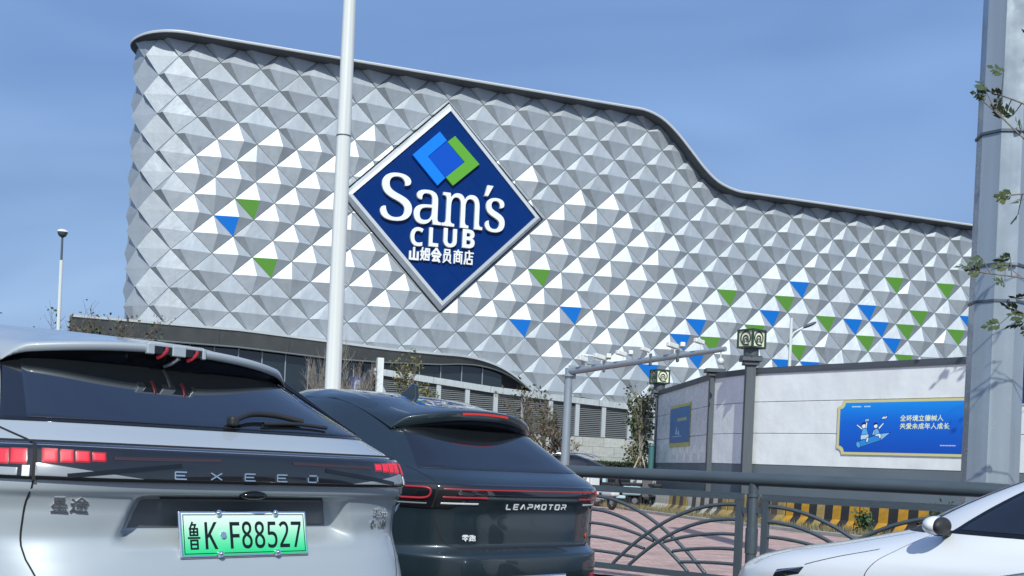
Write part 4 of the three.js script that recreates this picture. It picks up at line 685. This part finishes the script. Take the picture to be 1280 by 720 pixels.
// ---- dark green SUV ahead of it on the right
function darkSuv(name, label, pos, turn, mat, full) {
  const z0 = 2.30, K = (L) => L.map(([h, d]) => [h, z0 + d]);
  const spec = {
    w: [[.22, .85], [.4, .93], [.6, .95], [.9, .95], [1.05, .935], [1.13, .905], [1.2, .855], [1.36, .765], [1.5, .69], [1.60, .61], [1.66, .49], [1.685, .34]],
    zr: K([[.22, -.18], [.4, .03], [.55, .075], [.655, .07], [.69, .025], [.72, -.004], [.82, .0], [.90, .004], [.96, .018], [1.0, .03], [1.065, .028], [1.085, .012], [1.115, -.03], [1.16, -.12], [1.30, -.33], [1.45, -.58], [1.56, -.80], [1.62, -1.02], [1.66, -1.35], [1.685, -1.8]]),
    zf: [[.22, -2.15], [.4, -2.36], [.7, -2.38], [.9, -2.26], [.98, -1.9], [1.04, -1.28], [1.1, -1.05], [1.3, -.62], [1.5, -.14], [1.6, .16], [1.66, .34], [1.685, .45]],
    nr: [[.2, 4.2], [.9, 4.4], [1.15, 4.2], [1.3, 3.8], [1.67, 3.0]], nf: [[.2, 3.2], [1.0, 3.2], [1.3, 3.6], [1.67, 3.0]], zmid: 0,
  };
  const sh = carShape(spec), car = thing(name, label, 'car', pos, turn);
  part('body', sh.body(full ? [...range(.22, .64, 20), ...range(.65, 1.2, 60), ...range(1.21, 1.685, 36)] : range(.22, 1.685, 44), full ? 100 : 50), mat, car);
  part('rear_window', sh.patch(sh.rear, 1.165, 1.53, (v) => -(.76 - .22 * v), (v) => .76 - .22 * v, .005, 50, 16, .006), CM.glass, car);
  for (const g of [-1, 1]) part('side_window', sh.patch((z, h) => sh.side(z, h, g), (u) => 1.09 + .02 * u, (u) => 1.53 - .20 * u * u, (v) => -1.0 + .95 * v, (v) => 1.92 - .50 * v, .004, 60, 12, .005), CM.glass, car);
  part('windscreen', sh.patch(sh.front, 1.12, 1.55, (v) => -.68 + .16 * v, (v) => .68 - .16 * v, .004, 40, 12, .005), CM.glass, car);
  wheels(car, sh, [-1.42, 1.36], .37);
  if (!full) { for (const g of [-1, 1]) part('roof_rail', tube([V(g * .6, 1.60, -.35), V(g * .58, 1.70, 0), V(g * .58, 1.70, .9), V(g * .6, 1.57, 1.4)], .018, 8, 20), CM.chrome, car); return car; }
  // spoiler with third brake light
  const plan = (x) => .44 + .20 * Math.pow(Math.abs(x) / .6, 2.6), lip = (x) => 1.535 - .075 * Math.pow(Math.abs(x) / .6, 2.2);
  const wing = (half, K, n, under) => grid(72, n, (u, v) => { const x = (u - .5) * 2 * half, f = Math.abs(x) / half, e = z0 - plan(x), k = K[Math.round(v * n)], z = e + k[0], roof = sh.top(x, z) + .006, free = lip(x) + k[1], s = under ? 0 : Math.min(1, Math.max(0, (-k[0] - .12) / .4)), t = f > .84 ? (f - .84) / .16 : 0; return V(x, free + (roof - free) * Math.max(s * s * (3 - 2 * s), t * t * .85), z); });
  part('spoiler', wing(.61, [[-.95, .10], [-.6, .09], [-.45, .075], [-.3, .055], [-.16, .032], [-.06, .012], [-.008, .001], [0, -.008], [-.006, -.05], [-.03, -.075], [-.12, -.13], [-.25, -.12]], 11), mat, car);
  part('spoiler_underside', wing(.585, [[-.012, -.068], [-.06, -.105], [-.2, -.14]], 2, true), CM.gloss, car);
  part('brake_light', grid(20, 2, (u, v) => { const x = (u - .5) * .40, e = z0 - plan(x); return V(x, lip(x) - .012 - .013 * v, e + .003 - .002 * v); }), phys(.4, .01, .01, .25, 0, { emissive: lin(1, .08, .08), emissiveIntensity: .3 }), car);
  // tail light bar
  const lens = part('tail_lens', sh.patch(sh.rear, (u) => { const x = Math.abs(u - .5) * 2; return x < .44 ? 1.012 : x < .56 ? 1.012 - (x - .44) / .12 * .075 : .937; }, 1.078, -1.13, 1.13, .006, 120, 8, .010), CM.lens, car);
  part('light_strip', sh.patch(sh.rear, 1.045, 1.053, -.70, .70, .0075, 80, 2, .002), CM.redDim, lens);
  for (const g of [-1, 1]) {
    const S2 = (a, b) => [Math.min(g * a, g * b), Math.max(g * a, g * b)];
    const [a, b] = S2(.40, .70); part('light_strip', sh.patch(sh.rear, .998, 1.007, a, b, .0075, 24, 2, .002), CM.redDim, lens);
    const [c, d] = S2(.46, .70); part('led_strip', sh.patch(sh.rear, .963, .973, c, d, .0075, 24, 2, .002), CM.led, lens);
    const [c2, d2] = S2(.78, 1.02); part('led_strip', sh.patch(sh.rear, .960, .968, c2, d2, .0075, 24, 2, .002), CM.clearLens, lens);
    const loop = []; for (let k = 0; k <= 40; k++) { const t = k / 40 * Math.PI * 2, x = .895 + .115 * Math.sign(Math.cos(t)) * Math.pow(Math.abs(Math.cos(t)), .45), h = 1.025 + .031 * Math.sign(Math.sin(t)) * Math.pow(Math.abs(Math.sin(t)), .6); loop.push(sh.off(sh.rear, g * x, h, .008)); }
    part('tail_light', tube(loop, .0062, 6, 80), CM.redDim, lens);
    part('panel_gap', sh.line(sh.rear, [[g * .742, 1.078], [g * .738, .94], [g * .715, .86], [g * .67, .76], [g * .63, .722], [g * .56, .708]], .007, .001), CM.gap, car);
    part('panel_gap', sh.line(sh.rear, [[g * .742, .94], [g * .742, 1.078]], .011, .0078), CM.gap, car);
    part('panel_gap', sh.line(sh.rear, [[g * .742, 1.08], [g * .75, 1.10], [g * .80, 1.15], [g * .84, 1.175]], .006, .001), CM.gap, car);
  }
  part('panel_gap', sh.line(sh.rear, [[-.57, .707], [.57, .707]], .012, .001), CM.gap, car);
  const onRear = (g, s, h, o = .002) => { const p = sh.off(sh.rear, s, h, o), q = sh.off(sh.rear, s + .02, h, o), r = sh.off(sh.rear, s, h + .02, o), x = q.sub(p).normalize(), y = r.sub(p); y.addScaledVector(x, -y.dot(x)).normalize(); return g.applyMatrix4(new THREE.Matrix4().makeBasis(x, y, x.clone().cross(y)).setPosition(p)); };
  const B = { L: [[0, 1, 0, 0], [0, 0, 1, 0]], E: [[0, 0, 0, 1], [0, 0, 1, 0], [.15, .5, .9, .5], [0, 1, 1, 1]], A: [[0, 0, .5, 1], [.5, 1, 1, 0]], P: [[0, 1, 1, 1], [1, 1, 1, .45], [1, .45, .2, .45], [0, 0, 0, .45]], M: [[0, 0, 0, 1], [0, 1, .5, .4], [.5, .4, 1, 1], [1, 1, 1, 0]], O: [[0, 0, 1, 0], [1, 0, 1, 1], [1, 1, 0, 1], [0, 1, 0, 0]], T: [[0, 1, 1, 1], [.5, 1, .5, 0]], R: [[0, 1, 1, 1], [1, 1, 1, .5], [1, .5, .2, .5], [.5, .5, 1, 0], [0, 0, 0, .5]] };
  [...'LEAPMOTOR'].forEach((c, k) => part('letter', onRear(merge(B[c].map(([a, b, d, e], i) => bar(V(a * .034, b * .03, 0), V(d * .034, e * .03, 0), .0062, .006 + .0004 * i))), -.235 + .0605 * k, .938, .002), CM.led, car));
  [...'零跑'].forEach((c, k) => part('badge', onRear(hanGeo(c, .042, .036, .0048, .004), -.54 + .048 * k, .748, .0015), CM.led, car));
  part('badge', onRear(new THREE.TorusGeometry(.014, .0042, 6, 20, Math.PI * 1.5).rotateZ(.8), .585, .765, .003), phys(.6, .05, .02, .3, 0), car);
  part('roof_fin', (() => { const s = new THREE.Shape([[-.13, 0], [.07, 0], [.06, .075], [.035, .085], [-.02, .055]].map((p) => new THREE.Vector2(...p))); return new THREE.ExtrudeGeometry(s, { depth: .014, bevelEnabled: true, bevelSize: .012, bevelThickness: .012, bevelSegments: 3 }).translate(0, 0, -.007).rotateY(-Math.PI / 2); })(), mat, car, [0, 1.635, z0 - 1.22]);
  { const p = new THREE.Group(); p.name = 'number_plate'; p.position.set(.0, .47, z0 + .08); car.add(p); part('plate_frame', rbx(.49, .15, .012, .006), CM.chrome, p); part('plate_face', new THREE.PlaneGeometry(.47, .13).translate(0, 0, .0075), std(1, 1, 1, .35, 0, { map: plateTex(false) }), p); }
  part('reflector', sh.patch(sh.rear, .50, .53, -.82, -.55, .004, 12, 3, .004), CM.redDim, car); part('reflector', sh.patch(sh.rear, .50, .53, .55, .82, .004, 12, 3, .004), CM.redDim, car);
  part('lower_bumper', sh.patch(sh.rear, .24, .46, -1.2, 1.2, .004, 80, 6, .006), CM.matt, car);
  return car;
}
{ const t = .78, X = .128 * 1.055, Z = 6.5 * 1.055; darkSuv('dark_suv', 'glossy dark green SUV seen from behind with full-width red light bar', [X - 2.3 * Math.sin(t), 0, -(Z + 2.3 * Math.cos(t))], t, CM.darkGreen, true); }
darkSuv('distant_suv', 'black SUV with roof rails parked far behind the railing', [2.55, 0, -38.2], -Math.PI / 2 + .12, CM.blackCar, false);

// ---- compact cars crossing on the right
function compact(name, label, pos, turn, mat, detail) {
  const spec = {
    w: [[.2, .82], [.35, .88], [.55, .905], [.75, .905], [.86, .885], [.93, .855], [1.0, .80], [1.2, .705], [1.36, .625], [1.44, .52], [1.47, .36]],
    zr: [[.2, 2.0], [.4, 2.14], [.6, 2.17], [.8, 2.15], [.92, 2.1], [1.0, 1.98], [1.2, 1.72], [1.36, 1.45], [1.44, 1.2], [1.47, .95]],
    zf: [[.2, -2.02], [.35, -2.12], [.5, -2.14], [.62, -2.10], [.70, -1.98], [.76, -1.78], [.83, -1.42], [.90, -1.12], [.945, -.95], [1.0, -.86], [1.15, -.54], [1.3, -.18], [1.4, .12], [1.44, .3], [1.47, .5]],
    nr: [[.2, 3.6], [1.0, 3.6], [1.47, 3]], nf: [[.2, 2.9], [.7, 2.7], [.95, 2.9], [1.2, 3.6], [1.47, 3]], zmid: 0,
  };
  const sh = carShape(spec), car = thing(name, label, 'car', pos, turn);
  part('body', sh.body([...range(.2, .66, 20), ...range(.68, 1.0, 44), ...range(1.01, 1.47, 34)], 90), mat, car);
  for (const g of [-1, 1]) {
    const f = (z, h) => sh.side(z, h, g);
    part('window_trim', sh.patch(f, .945, (u) => 1.375 - .05 * u * u, (v) => -.80 + .86 * v * (1 - .12 * v), (v) => 1.56 - .25 * v, .003, 60, 14, .004), CM.gloss, car);
    part('side_window', sh.patch(f, .965, (u) => 1.355 - .05 * u * u, (v) => -.68 + .78 * v * (1 - .12 * v), (v) => 1.42 - .22 * v, .007, 60, 14, .004), CM.glass, car);
    part('headlight', sh.patch(f, (u) => .60 + .05 * u, (u) => .655 + .035 * u, -2.05, -1.66, .004, 20, 5, .006), CM.lens, car);
    part('light_strip', sh.patch(f, (u) => .636 + .045 * u, (u) => .645 + .045 * u, -2.03, -1.68, .006, 20, 2, .003), CM.chrome, car);
    part('panel_gap', sh.line(f, [[-.98, .93], [-1.02, .7], [-1.0, .4]], .007, .001), CM.gap, car); part('panel_gap', sh.line(f, [[.25, .94], [.27, .45]], .007, .001), CM.gap, car);
    part('panel_gap', sh.line(f, [[-1.68, .705], [-1.45, .765], [-1.2, .83]], .007, .001), CM.gap, car);
    const mp = f(-.56, .975); const mir = part('mirror', new THREE.SphereGeometry(1, 20, 14).scale(.088, .050, .060).translate(mp.x + g * .12, .985, -.58), mat, car);
    part('mirror_back', merge([new THREE.SphereGeometry(1, 18, 12).scale(.086, .048, .038).translate(mp.x + g * .12, .984, -.545), bx(.12, .03, .05, mp.x + g * .04, .945, -.57)]), CM.matt, mir);
  }
  part('windscreen', sh.patch(sh.front, .965, 1.38, (v) => -.58 + .14 * v, (v) => .58 - .14 * v, .004, 40, 14, .005), CM.glass, car);
  part('rear_window', sh.patch(sh.rear, 1.0, 1.36, (v) => -.66 + .12 * v, (v) => .66 - .12 * v, .004, 30, 10, .005), CM.glass, car);
  part('cowl', merge([sh.patch(sh.front, .935, .966, -.74, .74, .003, 40, 3, .004)]), CM.matt, car);
  for (const x of [-.35, .25]) part('windscreen_wiper', tube([sh.off(sh.front, x, .955, .015), sh.off(sh.front, x + .2, .985, .018), sh.off(sh.front, x + .42, .99, .016)], .008, 6, 12), CM.matt, car);
  part('grille', sh.patch(sh.front, .30, .44, -.55, .55, .004, 30, 4, .006), CM.matt, car);
  for (const g of [-1, 1]) part('bonnet_gap', sh.line(sh.front, [[g * .62, .66], [g * .60, .75], [g * .62, .86], [g * .66, .93]], .006, .001), CM.gap, car);
  wheels(car, sh, [-1.36, 1.30], .29);
  return car;
}
compact('white_car', 'white compact car crossing on the right, bonnet and dark side window showing', [3.22, 0, -6.04], .8, CM.white);
compact('silver_car', 'silver car nearest on the right, only its bonnet edge in view', [2.98, 0, -3.62], .8, CM.silver2);

// ---- scooters in the distance
function scooter(label, pos, turn, body, shieldM) {
  const o = thing('electric_scooter', label, 'scooter', pos, turn, 'scooters parked beyond the railing');
  for (const z of [-.62, .58]) { const t = part('wheel', new THREE.TorusGeometry(.19, .05, 8, 24).rotateY(Math.PI / 2).translate(0, .24, z), CM.tyre, o); part('hub', new THREE.CylinderGeometry(.09, .09, .07, 14).rotateZ(Math.PI / 2).translate(0, .24, z), CM.alloy, t); }
  part('deck', rbx(.28, .10, .62, .03, 0, .34, -.02), body, o); part('rear_body', rbx(.30, .30, .62, .08, 0, .55, .48), body, o); part('seat', rbx(.27, .10, .66, .04, 0, .76, .46), CM.matt, o);
  part('front_fairing', rbx(.34, .62, .12, .05, 0, .66, -.42).applyMatrix4(new THREE.Matrix4().makeRotationX(-.0)), body, o); part('front_guard', rbx(.16, .08, .42, .03, 0, .48, -.62), body, o);
  part('handlebar', merge([rod(V(0, .9, -.42), V(0, 1.08, -.36), .02), rod(V(-.33, 1.1, -.30), V(.33, 1.1, -.30), .016)]), CM.matt, o); part('headlamp', rbx(.18, .12, .1, .03, 0, 1.02, -.42), CM.clearLens, o);
  for (const g of [-1, 1]) part('mirror', merge([rod(V(g * .24, 1.1, -.3), V(g * .32, 1.28, -.28), .007), rbx(.12, .08, .02, .01, g * .34, 1.3, -.28)]), CM.matt, o);
  if (shieldM) part('wind_apron', grid(14, 8, (u, v) => V((u - .5) * (.95 - .25 * v), .42 + .72 * (1 - v), -.36 + .28 * Math.cos((u - .5) * 2.6) - .62 + .05 * Math.sin(u * 17) * v)), shieldM, o);
}
const apron = std(.72, .74, .73, .7);
scooter('scooter with a white wind apron nearest the dark SUV', [2.72, .02, -33.6], .5, std(.60, .62, .63, .4), apron);
scooter('pale blue and white scooter in front of the black SUV wheel', [3.38, .02, -35.6], 1.25, std(.45, .62, .66, .4), null);
scooter('scooter with a pale grey apron next to the barrier end', [4.35, .02, -34.9], .15, std(.12, .12, .13, .4), std(.55, .57, .58, .7));
scooter('dark scooter parked between the two white-aproned scooters', [3.85, .02, -36.3], 1.2, std(.05, .05, .055, .4), null);

// ================================================================ vegetation
const P = {
  bark: std(.16, .13, .10, .95, 0, { bumpMap: texGrain, bumpScale: .01 }), barkPale: std(.30, .27, .23, .95, 0, { bumpMap: texGrain, bumpScale: .01 }), stake: std(.42, .36, .27, .9),
  leaf: (r, g, b) => phys(r, g, b, .8, 0, { transmission: .0, side: THREE.DoubleSide }),
};
const leafDark = P.leaf(.045, .075, .03), leafOlive = P.leaf(.12, .13, .045), leafYellow = P.leaf(.20, .19, .06), leafBrown = P.leaf(.12, .085, .05), hedgeM = P.leaf(.035, .055, .022), grassM = P.leaf(.22, .19, .10), weedM = P.leaf(.05, .09, .035);
function skeleton(R, opt) {                             // limbs as rods, twig tips returned
  const wood = [], tips = [];
  const grow = (p, d, len, r, lev) => {
    const n = lev === 0 ? 3 : 2; let a = p.clone(), dir = d.clone();
    for (let k = 0; k < n; k++) { const b = a.clone().addScaledVector(dir, len / n); wood.push(rod(a, b, r * (1 - k * .15), r * (1 - (k + 1) * .18), lev < 2 ? 7 : 5)); if (lev >= opt.levels - 1) tips.push([b.clone(), dir.clone()]);
      if (lev < opt.levels && (lev > 0 || k >= (opt.bare ?? 1))) for (let q = 0; q < opt.split; q++) { const az = R() * 6.28, sp = opt.spread * (.6 + .8 * R()), nd = dir.clone().add(V(Math.cos(az) * sp, opt.up * (R() - .2), Math.sin(az) * sp)).normalize(); grow(b, nd, len * opt.shrink * (.7 + .6 * R()), r * .5, lev + 1); }
      a = b; dir.add(V((R() - .5) * opt.bend, .05, (R() - .5) * opt.bend)).normalize(); }
    tips.push([a.clone(), dir.clone()]);
  };
  grow(V(0, 0, 0), V(0, 1, 0), opt.trunk, opt.r, 0); return { wood: merge(wood), tips };
}
function leaves(R, tips, n, size, spread) {             // bent leaf blades of two triangles each
  const T = [];
  for (let k = 0; k < n; k++) { const [p] = tips[Math.floor(R() * tips.length)], c = p.clone().add(V(R() - .5, R() - .5, R() - .5).multiplyScalar(2 * spread)); const a = V(R() - .5, R() - .6, R() - .5).normalize(), b = V(R() - .5, R() - .5, R() - .5).cross(a).normalize(), s = size * (.6 + .8 * R()); const t = c.clone().addScaledVector(a, s), l = c.clone().addScaledVector(a, s * .5).addScaledVector(b, s * .28), r = c.clone().addScaledVector(a, s * .5).addScaledVector(b, -s * .28); T.push([c, l, t], [c, t, r]); }
  return soup(T);
}
function tree(name, label, pos, seed, opt, mats, leafN, leafSize, spread, cat = 'tree') {
  const R = rng(seed), o = thing(name, label, cat, pos, 0), s = skeleton(R, opt);
  part('trunk', s.wood, mats[0], o); if (leafN) { const c = part('crown', leaves(R, s.tips, leafN, leafSize, spread), mats[1], o); if (mats[2]) part('crown', leaves(R, s.tips, Math.round(leafN * .6), leafSize, spread), mats[2], o); } return [o, s, R];
}
tree('street_tree', 'half bare tree with brown leaves left of the camera gantry', [1.05, 0, -37.5], 11, { levels: 4, split: 3, spread: .6, up: .5, shrink: .55, bend: .2, trunk: 1.75, r: .06, bare: 0 }, [P.bark, leafBrown, leafDark], 420, .14, .22);
tree('street_tree', 'thin twiggy tree just right of the white-barked gantry tree', [1.95, 0, -41], 12, { levels: 4, split: 3, spread: .5, up: .6, shrink: .5, bend: .2, trunk: 1.6, r: .05, bare: 0 }, [P.barkPale, leafBrown], 240, .12, .2);
{ const [o] = tree('street_tree', 'staked young tree with olive leaves at the hoarding left end', [4.75, 0, -41.5], 13, { levels: 4, split: 3, spread: .34, up: .9, shrink: .5, bend: .15, trunk: 2.25, r: .06, bare: 0 }, [P.barkPale, leafOlive, leafDark], 700, .15, .22);
  for (const [x, z] of [[-.75, .3], [.55, .5], [.1, -.7]]) part('stake', rod(V(x, 0, z), V(x * .08, 1.75, z * .08), .035, .03), P.stake, o); }
tree('small_tree', 'small yellow green tree in front of the louvred wall', [-4.05, 0, -46], 14, { levels: 4, split: 3, spread: .5, up: .7, shrink: .5, bend: .2, trunk: 2.6, r: .06, bare: 1 }, [P.bark, leafOlive, leafYellow], 900, .14, .25);
tree('bare_shrub', 'bare pale shrub behind the silver SUV roof, left of the white pole', [-7.0, 0, -40], 15, { levels: 4, split: 3, spread: .34, up: 1.2, shrink: .6, bend: .1, trunk: 2.0, r: .05, bare: 0 }, [P.barkPale, leafBrown], 60, .1, .2, 'shrub');
tree('bare_shrub', 'bare pale shrub with a few reddish leaves close to the white pole', [-5.6, 0, -39], 16, { levels: 4, split: 3, spread: .36, up: 1.2, shrink: .6, bend: .1, trunk: 2.0, r: .05, bare: 0 }, [P.barkPale, leafBrown], 120, .1, .25, 'shrub');
tree('far_tree', 'dark sparse tree top behind the far left lamp', [-17.6, 0, -42], 17, { levels: 4, split: 3, spread: .7, up: .6, shrink: .55, bend: .25, trunk: 3.1, r: .08, bare: 1 }, [P.bark, leafDark, leafBrown], 380, .17, .3);
tree('far_tree', 'reddish leafed tree top in front of the left end of the canopy', [-15.1, 0, -42], 18, { levels: 4, split: 3, spread: .6, up: .5, shrink: .5, bend: .2, trunk: 3.2, r: .07, bare: 1 }, [P.bark, leafBrown, leafDark], 700, .15, .3);
{ // clipped hedge below the stone base
  const R = rng(21), T = []; const q = V(27.5, 0, 1.6).applyAxisAngle(V(0, 1, 0), TH).add(V(...storePos)); const o = thing('hedge', 'long clipped dark green hedge along the store stone base', 'hedge', [q.x, 0, q.z], TH);
  part('hedge_core', rbx(15, 1.55, .8, .2, 0, .78, 0), std(.015, .022, .010, 1), o);
  for (let k = 0; k < 9000; k++) { const c = V((R() - .5) * 15.1, .2 + R() * 1.5, R() < .6 ? .42 + R() * .08 : (R() - .5) * .9), top = R() < .4; if (top) c.y = 1.52 + R() * .12; const s = .07 + R() * .06, a = V(R() - .5, R() - .3, R() - .5).normalize(), b = V(R() - .5, R() - .5, R() - .5).cross(a).normalize(); T.push([c, c.clone().addScaledVector(a, s).addScaledVector(b, s * .5), c.clone().addScaledVector(a, s).addScaledVector(b, -s * .5)]); }
  part('foliage', soup(T), hedgeM, o);
}
{ // dry grass on the verge: nobody could count it
  const R = rng(22), T = []; const line = [[3.0, 36.5], [4.1, 32.9], [5.3, 29.0], [6.6, 26.0], [8.2, 23.2], [11.5, 19.2]];
  for (let k = 0; k < 12000; k++) { const f = R() * (line.length - 1), i = Math.floor(f), t = f - i, a = line[i], b = line[i + 1], off = (R() - .5) * (R() < .6 ? .9 : 1.8), clump = noise.noise(f * 6, off * 3, .5); if (clump < -.15 && R() < .8) continue; if (f > 2.6 && R() < .55) continue; const c = V(a[0] + (b[0] - a[0]) * t + off * .75, .05, -(a[1] + (b[1] - a[1]) * t) + off * .35); const h = (.04 + R() * .13) * (1 + clump), w = .007 + R() * .006, d = V(R() - .5, 0, R() - .5).normalize(), tip = c.clone().add(V((R() - .5) * .12, h, (R() - .5) * .12)); T.push([c.clone().addScaledVector(d, w), c.clone().addScaledVector(d, -w), tip]); }
  const g = part('dry_grass', soup(T), grassM, scene); g.userData = { label: 'dry straw coloured grass on the verge before the striped barriers', category: 'grass', kind: 'stuff' };
}
for (const [x, z, h, seed, label] of [[7.75, 24.4, .36, 41, 'low green weed before the bright yellow and black barrier'], [8.9, 22.9, .5, 42, 'bushier green weed close to the white car mirror']]) tree('weed', label, [x, .04, -z], seed, { levels: 3, split: 4, spread: .8, up: 1, shrink: .7, bend: .3, trunk: h * .55, r: .012, bare: 0 }, [weedM, weedM], 260, .09, .12, 'plant');
{ // roadside tree whose twigs hang into the frame on the right
  const R = rng(51), o = thing('roadside_tree', 'roadside tree on the right, leafy twigs hanging over the galvanised pole', 'tree', [6.15, 0, -9.3]);
  const limbs = [rod(V(0, 0, 0), V(.05, 2.4, .05), .11, .09, 12), rod(V(.05, 2.4, .05), V(-.02, 4.4, 0), .09, .06, 10), rod(V(-.02, 4.4, 0), V(.1, 6.4, .1), .06, .03, 8)];
  const clusters = []; const twig = (pts, r) => { limbs.push(tube(pts, r, 6, pts.length * 6)); };
  // twigs that come in from the right: [start, end], in local metres
  const K = [[[-.02, 3.2, .02], [-.8, 3.62, .1], [-1.6, 3.7, .25], [-2.33, 4.32, .2]], [[0, 2.6, .04], [-.8, 2.62, .12], [-1.65, 2.86, .2], [-2.32, 2.93, .24]], [[0, 4.0, 0], [-.7, 4.35, .1], [-1.6, 4.15, .3], [-2.2, 4.38, .2]], [[0, 2.45, .04], [-.7, 2.25, .14], [-1.5, 2.45, .2], [-2.02, 2.64, .22]], [[0, 3.5, 0], [-.6, 3.3, .05], [-1.4, 3.66, .15], [-2.08, 3.58, .18]], [[0, 4.3, 0], [-.65, 4.75, .1], [-1.5, 4.6, .2], [-1.95, 4.85, .2]]];
  for (const k of K) { const pts = k.map((p) => V(p[0] * 1.05, p[1], p[2])); twig(pts, .006); const c = new THREE.CatmullRomCurve3(pts); for (let q = 0; q < 11; q++) { const t = .58 + .042 * q, p = c.getPoint(Math.min(1, t)), tg = c.getTangent(Math.min(1, t)); const e = p.clone().add(V((R() - .5) * .26, (R() - .45) * .34, (R() - .5) * .3)); limbs.push(rod(p, e, .005, .003, 5)); clusters.push([e, tg.clone().add(V((R() - .5) * 1.4, (R() - .6), (R() - .5) * 1.4)).normalize()]); } clusters.push([pts[pts.length - 1], c.getTangent(1)]); }
  part('trunk', merge(limbs), P.barkPale, o);
  const blade = (c, a, b, s) => { const m = c.clone().addScaledVector(a, s * .5), t = c.clone().addScaledVector(a, s); const n = a.clone().cross(b).multiplyScalar(s * .06); return [[c, m.clone().addScaledVector(b, s * .27).add(n), t], [c, t, m.clone().addScaledVector(b, -s * .27).add(n)]]; };
  const cluster = (R, s) => { const T = []; for (let k = 0; k < 7; k++) { const x = (k >> 1) * s * .42, side = k === 6 ? 0 : k % 2 ? 1 : -1, a = V(1, -.25 + (R() - .5) * .6, side * 1.0 + (R() - .5) * .3).normalize(), b = V((R() - .5) * .8, 1, 0).cross(a).normalize(); T.push(...blade(V(x, 0, 0), a, b, s * (.8 + .4 * R()))); } return soup(T); };
  const shapes = [0, 1, 2, 3].map(() => cluster(R, .066)), mats = [leafDark, P.leaf(.06, .095, .035), P.leaf(.085, .105, .04)];
  clusters.forEach(([p, d], k) => { const m = part('leaf', shapes[k % 4], mats[Math.floor(R() * 3)], o); m.position.copy(p); m.quaternion.setFromUnitVectors(V(1, 0, 0), d); m.rotateX((R() - .5) * 2); });
  // the rest of the crown, out of frame to the right and above
  const tips = []; for (let k = 0; k < 60; k++) tips.push([V(-.2 + R() * 1.9, 2.8 + R() * 4.5, -.9 + R() * 2.2), V(0, 1, 0)]);
  const rest = part('crown', leaves(R, tips, 900, .1, .3), leafDark, o); rest.userData.kind = 'stuff';
}
tree('roadside_tree', 'tree beyond the right edge that shades the end of the wide poster', [13.0, 0, -22.4], 61, { levels: 4, split: 3, spread: .55, up: .5, shrink: .6, bend: .2, trunk: 3.6, r: .12, bare: 1 }, [P.bark, leafDark], 900, .2, .35);
{ const o = thing('utility_post', 'short teal utility post at the left end of the hoarding', 'post', [4.85, 0, -39.2]); part('post_body', cyl(.1, .1, 2.1, 0, 0, 0, 14), std(.05, .16, .16, .5), o); part('post_cap', cyl(.12, .09, .08, 0, 2.1, 0, 14), std(.05, .13, .13, .5), o); }
const renderer = new THREE.WebGLRenderer({ antialias: true }); renderer.setSize(1024, 576); renderer.toneMapping = THREE.LinearToneMapping; renderer.toneMappingExposure = EXPOSURE; renderer.shadowMap.enabled = true; renderer.shadowMap.type = THREE.PCFSoftShadowMap;
scene.traverse((o) => { if (o.isMesh) { o.castShadow = true; o.receiveShadow = true; } });
renderer.render(scene, camera);
